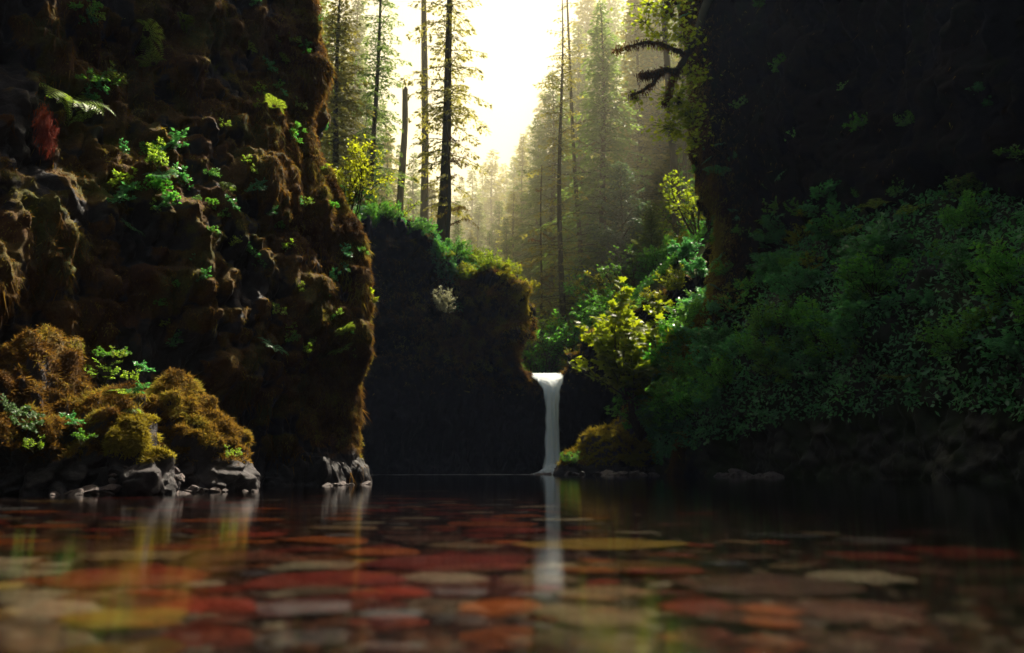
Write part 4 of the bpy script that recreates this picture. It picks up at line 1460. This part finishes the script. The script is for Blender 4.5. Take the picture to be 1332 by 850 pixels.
for i in range(70):
    r = R(1400 + i)
    ii = int(r.uniform(90, 340)); jj = int(r.uniform(70, 380))
    p, nn = RC[0][ii, jj], RC[1][ii, jj]
    pr = proj(p)
    if pr[1] < -20 or pr[1] > 420 or pr[0] > 1400:
        continue
    small = i % 3 == 0
    place(F_fern[2] if small else S_green[(i % 2) * 2 + 1 if i % 2 else 1], p - nn * .1, 'fern' if small else 'shrub', '%s clinging to the dark right cliff above the bank' % ('dark fern' if small else 'small dark shrub'), 'plants on the right cliff', i, r.uniform(.9, 1.5) if small else r.uniform(.4, .8), (.3, -.5))
# ground cover leaves on bank
rg = R(1600)
n = 34000
i = rg.integers(10, ni - 20, n); j = rg.integers(int(.24 * nj), int(.86 * nj), n)
P = S1[i, j] + N1[i, j] * rg.uniform(0, .35, (n, 1)) + rg.normal(0, .1, (n, 3))
V, F = quads(P, N1[i, j] * .5 + rg.normal(0, .7, (n, 3)) + [0, 0, -.2], unit(N1[i, j] + [0, 0, .8] + rg.normal(0, .4, (n, 3))), rg.uniform(.12, .28, n), rg.uniform(.08, .15, n))
struct(Geo().add(V, F, np.repeat(np.clip(.45 + .5 * fbm(P, .5, 3, 1) + rg.normal(0, .15, n), 0, 1), 4)).obj('undergrowth', M['leaf_deep']), 'stuff')['label'] = 'low leafy cover between the shrubs on the right bank'
# ground cover on the slopes behind
n = 60000
x = rg.uniform(-14, 30, n); y = 56 + 40 * rg.random(n) ** 1.4
z = terr(x, y)
kk = np.abs(x - 2.6) > 1.7
x, y, z = x[kk], y[kk], z[kk]; n = len(x)
P = np.stack([x, y, z + rg.uniform(0, .5, n)], -1)
V, F = quads(P, rg.normal(0, .6, (n, 3)) + [0, 0, .4], unit(rg.normal(0, .5, (n, 3)) + [0, -.2, 1]), rg.uniform(.15, .34, n), rg.uniform(.09, .16, n))
struct(Geo().add(V, F, np.repeat(np.clip(rg.normal(.5, .25, n), 0, 1), 4)).obj('undergrowth', M['leaf_green']), 'stuff')['label'] = 'low green cover on the slopes above the falls'
# grass spit beyond the lip
n = 9000
x = rg.uniform(-.2, 1.0, n) + at(715, 470, 58)[0]; y = rg.uniform(58.5, 66, n)
x = at(700, 470, 60)[0] + rg.uniform(-.6, 2.6, n)
z = np.maximum(terr(x, y), lip[2] + .35)
P = np.stack([x, y, z], -1)
D_ = unit(np.array([0, 0, 1.]) + rg.normal(0, .3, (n, 3)))
V, F = quads(P, D_, rg.normal(0, 1, (n, 3)), rg.uniform(.3, .7, n), .05)
struct(Geo().add(V, F, np.repeat(rg.random(n), 4)).obj('grass', M['grass']), 'stuff')['label'] = 'bright grass beside the stream above the falls'
# growth on the walls of the back basin
S1, N1, _ = BW
n = 26000
i = rg.integers(60, 205, n); j = (150 + 90 * rg.random(n) ** .6).astype(int)
P = S1[i, j] + N1[i, j] * rg.uniform(0, .3, (n, 1))
keepl = fbm(P, .35, 8, 2) + (j - 200) / 60 > -.05
P = P[keepl]; NN = N1[i, j][keepl]; n = len(P)
V, F = quads(P, NN * .4 + rg.normal(0, .6, (n, 3)) + [0, 0, -.4], unit(NN * .4 + [0, 0, 1] + rg.normal(0, .4, (n, 3))), rg.uniform(.12, .28, n), rg.uniform(.07, .13, n))
struct(Geo().add(V, F, np.repeat(np.clip(rg.normal(.4, .2, n), 0, 1), 4)).obj('ivy', M['leaf_deep']), 'stuff')['label'] = 'leaves creeping down the upper back wall'

# --- plants on the left cliff
def cliff_point(surf, px, py, sub=6, box=None):
    S_, N_ = surf[0], surf[1]
    A_ = S_[::sub, ::sub].reshape(-1, 3)
    f = A_[:, 1] * cos(PITCH) + (A_[:, 2] - CAM_H) * sin(PITCH)
    ok = f > 1
    X_ = CX + F_PX * A_[:, 0] / np.maximum(f, 1); Y_ = CY - F_PX * (-A_[:, 1] * sin(PITCH) + (A_[:, 2] - CAM_H) * cos(PITCH)) / np.maximum(f, 1)
    dd = (X_ - px) ** 2 + (Y_ - py) ** 2 + np.where(ok, 0, 1e9)
    best = dd.min()
    c = np.where(dd < best + 60)[0]
    c = c[np.argmin(A_[c, 1])]
    return A_[c], N_[::sub, ::sub].reshape(-1, 3)[c]


ferns = [(82, 135, 1.5, 0, 'largest pale sunlit fern clump, high on the left cliff'), (60, 128, 1.1, 1, 'pale fern beside the largest fern clump on the left cliff'), (195, 48, 1.15, 1, 'fern arching alone against dark rock near the top of the left cliff'),
         (205, 85, .7, 0, 'small fern below the lone arching fern'), (100, 165, .9, 0, 'yellow green fern under the largest fern clump'), (212, 232, .7, 2, 'dark fern above the leafy ledge of the left cliff'),
         (355, 452, .7, 2, 'drooping fern low on the left cliff face'), (372, 82, .45, 0, 'little fern in the moss high on the left cliff'), (360, 140, .6, 0, 'little fern on the mossy rib of the left cliff'),
         (455, 440, .7, 0, 'fern low on the edge of the left cliff'), (445, 455, .6, 0, 'second fern low on the edge of the left cliff'), (300, 245, .5, 1, 'tiny fern in the middle of the left cliff'), (165, 300, .6, 2, 'dark fern hanging under the leafy ledge'),
         (330, 60, .5, 0, 'tiny fern near the top of the left cliff'), (240, 30, .6, 1, 'fern at the top of the left cliff by the leaf cluster')]
for i, (px, py, s, k, lab) in enumerate(ferns):
    p, nn = cliff_point(LC, px, py)
    place(F_fern[k], p + nn * .1, 'fern', lab, None, i * 1.1, s, (.35, .5))
rg = R(1700)
for i in range(96):
    if i < 12:
        px, py = rg.normal(180, 26), rg.normal(235, 22)
    elif i < 22:
        px, py = rg.normal(115, 18), rg.normal(140, 18)
    elif i < 28:
        px, py = rg.normal(112, 8), rg.normal(25, 12)
    elif i < 44:
        px, py = rg.normal(365, 28), rg.uniform(0, 200)
    elif i < 52:
        px, py = rg.normal(450, 14), rg.uniform(300, 480)
    else:
        px, py = rg.uniform(160, 440), rg.uniform(150, 470)
    if px < 2:
        continue
    p, nn = cliff_point(LC, px, py)
    zone = 'on the leafy ledge' if i < 12 else 'by the pale ferns' if i < 22 else 'near the top' if i < 28 else 'on the mossy ribs' if i < 44 else 'on the edge' if i < 52 else 'in the dark middle'
    place(S_small[i % 3], p + nn * .04, 'plant', '%s leafy plant %s of left cliff' % (['fresh green', 'yellow green', 'dark green'][i % 3], zone), 'small plants on the left cliff', i, rg.uniform(.8, 1.6) if i < 28 else rg.uniform(.5, 1.1), (.3, .4))
# red hanging roots
p, nn = cliff_point(LC, 58, 160)
ro = thing('hanging_roots', p, 'roots', 'crimson tuft of roots hanging below the pale ferns')
g = Geo(); rg = R(1750)
c = rg.normal(0, 1, (900, 3)) * [.08, .04, .2] - [0, -.0, .35] + nn * .2
c[:, 0] += -c[:, 2] * .2
hairs(g, c, np.tile(nn, (900, 1)), 1100, 7, (.08, .22), .008, None, 1.2, .3, .02, tbias=.5)
g.obj('tuft', M['moss_red'], ro)
# plants on the boulders
for i, (px, py, d) in enumerate([(150, 470, 14.6), (185, 490, 14.6), (130, 470, 14.2), (172, 500, 13.6), (180, 520, 13.4), (160, 470, 14.9), (300, 600, 14.0), (90, 560, 12.6), (105, 580, 12.5), (45, 590, 12.3)]):
    place(S_small[(i + 1) % 3], at(px, py, d), 'plant', '%s sprig growing between and below the left boulders' % ['yellow green', 'dark green', 'fresh green'][i % 3], 'sprigs on the left boulders', i, .75)
bp = plant('leafy_plant', 681, .7, .8, 5, [(4, .6, .6), (5, .5, .6), (0, 0, 0)], 'fern', .05, 7, r0=.006, flat=.85, leaf_flat=1.2)
place(bp, at(135, 500, 14.6), 'plant', 'feathery light green plant behind the two left boulders', None, 0, 1.05)
bp2 = plant('leafy_plant', 682, .6, .8, 5, [(4, .6, .6), (5, .5, .6), (0, 0, 0)], 'leaf_green', .05, 7, r0=.006, flat=.85, leaf_flat=1.2)
place(bp2, at(20, 555, 12.1), 'plant', 'leafy sprig drooping before the tall mossy boulder', None, .7, 1.0, (.9, .3))
place(F_fern[0], at(160, 515, 13.7), 'fern', 'lime green fern between the two left boulders', None, 0, .55)
place(F_fern[1], at(170, 535, 13.4), 'fern', 'second lime green fern between the left boulders, lower down', None, 1, .45)

# ------------------------------------------------------------------ RIVER STONES
stp = []
for k in range(8):
    th = np.linspace(0, 2 * pi, 36, endpoint=False); ph = np.linspace(-.5 * pi + .03, .5 * pi - .03, 20)
    TH, PH = np.meshgrid(th, ph, indexing='ij')
    d = np.stack([np.cos(TH) * np.cos(PH), np.sin(TH) * np.cos(PH), np.sin(PH)], -1)
    r = R(1800 + k)
    t = 1 + .34 * fbm(d + k * 5, 1.0, 1800 + k, 2) + .03 * fbm(d, 4, 1850 + k, 2)
    sq = (np.abs(d) ** 2.6).sum(-1) ** (-1 / 2.6)
    V = d * (t * sq)[..., None] * np.array([1, r.uniform(.62, .9), r.uniform(.22, .34)])
    me = Geo().add(V, grid_faces(36, 20, True)).mesh('river_stone', M['stone'], True)
    stp.append(me)
COLS = {'rust red': (.44, .05, .022), 'brick red': (.34, .035, .022), 'orange': (.60, .14, .02), 'brown': (.14, .05, .03), 'cream': (.62, .52, .36), 'pale grey': (.34, .34, .36), 'tan': (.36, .24, .13), 'yellow': (.62, .40, .06), 'slate': (.10, .10, .13)}
CN = list(COLS)
CP = np.array([.20, .17, .11, .20, .10, .05, .08, .02, .07])
stones = []
# stones one can tell apart: px, py (on the surface of the water image), width px, colour
hero = [(60, 832, 120, 'cream'), (155, 845, 150, 'yellow'), (160, 790, 190, 'rust red'), (170, 757, 130, 'tan'), (420, 790, 190, 'brick red'), (410, 770, 110, 'cream'), (580, 789, 108, 'cream'), (600, 743, 96, 'tan'),
        (590, 767, 200, 'brick red'), (780, 742, 190, 'yellow'), (495, 750, 95, 'orange'), (395, 828, 110, 'pale grey'), (330, 735, 60, 'orange'), (445, 717, 90, 'tan'), (270, 828, 130, 'rust red'), (35, 780, 80, 'cream'),
        (1140, 790, 90, 'pale grey'), (1000, 800, 200, 'brown'), (1250, 805, 130, 'brick red'), (640, 712, 110, 'orange'), (540, 703, 55, 'cream'), (60, 716, 90, 'orange'), (300, 706, 130, 'orange'), (40, 696, 90, 'orange'),
        (1120, 840, 150, 'brown'), (505, 805, 90, 'rust red'), (700, 790, 100, 'tan'), (90, 745, 180, 'brown'), (320, 760, 150, 'brown'), (970, 712, 60, 'tan'), (1010, 725, 130, 'brown'), (230, 745, 130, 'brick red')]


def bed_hit(px, py):
    u = (px - CX) / F_PX; v = (CY - py) / F_PX
    dy = cos(PITCH) - v * sin(PITCH); dz = sin(PITCH) + v * cos(PITCH)
    y = 3.
    for _ in range(20):
        y = (CAM_H - float(bedz(u * y / dy, y)) - .03) * dy / -dz
    return u * y / dy, y


for px, py, w, c in hero:
    x, y = bed_hit(px, py)
    stones.append((x, y, w / F_PX * y / 2 * .98, c, True))
rg = R(1900)
tries = 0
while len(stones) < 285 and tries < 30000:
    tries += 1
    py = 609 + 14 + 236 * rg.random() ** 1.1
    px = rg.uniform(-40, 1370)
    if px > 780 and rg.random() < .85:
        continue
    x, y = bed_hit(px, py)
    if y > 19 or y < 2.5:
        continue
    r = rg.uniform(.26, .54) ** 2 * (1 if rg.random() < .8 else 1.35) * np.interp(y, [4, 8, 20], [1, 1.3, 2.2])
    ok = all((x - s[0]) ** 2 + (y - s[1]) ** 2 > (.98 * (r + s[2])) ** 2 for s in stones)
    if ok:
        stones.append((x, y, r, CN[rg.choice(len(CN), p=CP)], False))
for k, (x, y, r, c, h) in enumerate(stones):
    o = bpy.data.objects.new('river_stone', stp[k % 8])
    COL.objects.link(o)
    rr = R(2000 + k)
    o.location = (x, y, float(bedz(x, y)) + .12 * r)
    o.rotation_euler = (rr.uniform(-.06, .06), rr.uniform(-.06, .06), rr.uniform(-.5, .5))
    o.scale = (r, r * rr.uniform(.9, 1.1), r * (.42 if h else rr.uniform(.5, .9)) * min(1, .2 / r))
    cc = np.array(COLS[c]) * rr.uniform(.75, 1.2)
    o.color = (*cc, 1)
    band = 'nearest the camera' if y < 3.9 else 'in the second band' if y < 4.8 else 'in the third band' if y < 6 else 'in the middle shallows' if y < 8 else 'in the far shallows' if y < 11 else 'out towards the deep pool'
    size = 'large' if r > .3 else 'small' if r < .15 else 'mid sized'
    tagt(o, 'stone', '%s %s stone under water %s' % (size, c, band), 'flat stones on the river bed')
# fine gravel between them
n = 26000
x = rg.uniform(-9, 9, n); y = 2.2 + 14 * rg.random(n) ** 1.3
z = bedz(x, y)
tv = np.array([(1, 0, 0), (.4, .8, 0), (-.6, .7, 0), (-1, -.1, 0), (-.3, -.8, 0), (.6, -.6, 0), (0, 0, .45)])
tf = [np.array([(k, (k + 1) % 6, 6) for k in range(6)])]
a = rg.uniform(0, 6.28, n)
V, F = stamp(tv, tf, np.stack([x, y, z], -1), np.stack([np.cos(a), np.sin(a), 0 * a], -1), np.tile([0, 0, 1.], (n, 1)), rg.uniform(.015, .06, n))
m, nt, out = nmat('gravel')
c = ramp(nt, attr(nt, 'var'), [(0, (.03, .02, .02)), (.35, (.12, .04, .03)), (.6, (.22, .08, .04)), (.8, (.2, .17, .14)), (1, (.42, .34, .24))])
nt.links.new(principled(nt, c, .8, .2).outputs[0], out.inputs[0])
struct(Geo().add(V, F, np.repeat(rg.random(n), 7)).obj('gravel', m), 'stuff')['label'] = 'small mixed gravel between the river stones'

# ------------------------------------------------------------------ AIR
def box(name, lo, hi, mat):
    lo, hi = np.array(lo, float), np.array(hi, float)
    V = np.array([[(lo, hi)[i][0], (lo, hi)[j][1], (lo, hi)[k][2]] for i in (0, 1) for j in (0, 1) for k in (0, 1)])
    F = np.array([(0, 1, 3, 2), (4, 6, 7, 5), (0, 4, 5, 1), (2, 3, 7, 6), (0, 2, 6, 4), (1, 5, 7, 3)])
    return Geo().add(V, F).obj(name, mat)


m, nt, out = nmat('haze')
pv = node(nt, 'ShaderNodeVolumePrincipled', i_Density=.00014, i_Anisotropy=.3)
pv.inputs['Color'].default_value = (.52, .66, 1.0, 1)
nt.links.new(pv.outputs[0], out.inputs['Volume'])
struct(box('haze', (-950, -950, -4.2), (950, 950, 150), m), 'stuff')['label'] = 'thin pale sunlit haze filling the gorge'

m, nt, out = nmat('valley_mist')
pv = node(nt, 'ShaderNodeVolumePrincipled', i_Density=.0052, i_Anisotropy=.4)
pv.inputs['Color'].default_value = (1, .93, .68, 1)
nt.links.new(pv.outputs[0], out.inputs['Volume'])
struct(box('mist', (-200, 59, -3.2), (220, 500, 120), m), 'stuff')['label'] = 'sunlit morning mist among the trees of the upper valley'

m, nt, out = nmat('spray_mist')
pv = node(nt, 'ShaderNodeVolumePrincipled', i_Density=.25, i_Anisotropy=.3)
pv.inputs['Color'].default_value = (1, .97, .95, 1)
nt.links.new(pv.outputs[0], out.inputs['Volume'])
th = np.linspace(0, 2 * pi, 24, endpoint=False); ph = np.linspace(-.5 * pi + .03, .5 * pi - .03, 14)
TH, PH = np.meshgrid(th, ph, indexing='ij')
d = np.stack([np.cos(TH) * np.cos(PH), np.sin(TH) * np.cos(PH), np.sin(PH)], -1) * [1.0, .6, .5] + [1.7, 50.1, .15]
MIST = False
if MIST:
    struct(Geo().add(d, grid_faces(24, 14, True)).obj('mist', m, None, True), 'stuff')

# ------------------------------------------------------------------ LIGHT, SKY, CAMERA
w = bpy.data.worlds.new('World')
SC.world = w
w.use_nodes = True
nt = w.node_tree
nt.nodes.clear()
sky = nt.nodes.new('ShaderNodeTexSky')
sky.sky_type = 'NISHITA'
sky.sun_disc = False
sky.sun_elevation = SUN_EL
sky.sun_rotation = SUN_AZ
sky.dust_density = 3.0
sky.air_density = 1.0
bg = nt.nodes.new('ShaderNodeBackground')
bg.inputs[1].default_value = .068
out = nt.nodes.new('ShaderNodeOutputWorld')
nt.links.new(mixc(nt, 1.0, sky.outputs[0], (1.0, .83, .56), 'MULTIPLY'), bg.inputs[0])
nt.links.new(bg.outputs[0], out.inputs[0])
sun = bpy.data.objects.new('sun', bpy.data.lights.new('sun', 'SUN'))
COL.objects.link(sun)
sun.data.energy = 4.6
sun.data.angle = radians(.6)
sun.data.color = (1, .90, .72)
# the lamp shines along its local -Z: point it away from the sun's place in the sky
from mathutils import Vector
sd = Vector((sin(SUN_AZ) * cos(SUN_EL), cos(SUN_AZ) * cos(SUN_EL), sin(SUN_EL)))
sun.rotation_euler = sd.to_track_quat('Z', 'Y').to_euler()
sun.location = (0, 0, 60)

cam = bpy.data.objects.new('camera', bpy.data.cameras.new('camera'))
COL.objects.link(cam)
cam.location = (0, 0, CAM_H)
cam.rotation_euler = (pi / 2 + PITCH, 0, 0)
cam.data.sensor_width = 36
cam.data.lens = F_PX / 1332 * 36
cam.data.clip_end = 5000
cam.data.clip_start = .05
cam.data.dof.use_dof = True
cam.data.dof.focus_distance = 18
cam.data.dof.aperture_fstop = 1.0
SC.camera = cam
finish_labels()

SC.view_settings.view_transform = 'Standard'
SC.view_settings.look = 'None'
SC.view_settings.gamma = 1
SC.view_settings.exposure = 1.65
c = SC.cycles
c.max_bounces = 7
c.diffuse_bounces = 4
c.glossy_bounces = 2
c.transmission_bounces = 4
c.transparent_max_bounces = 10
c.volume_bounces = 1
c.caustics_reflective = False
c.caustics_refractive = False
c.use_denoising = True
c.denoiser = 'OPENIMAGEDENOISE'
c.sample_clamp_indirect = 4
SC.render.use_persistent_data = False
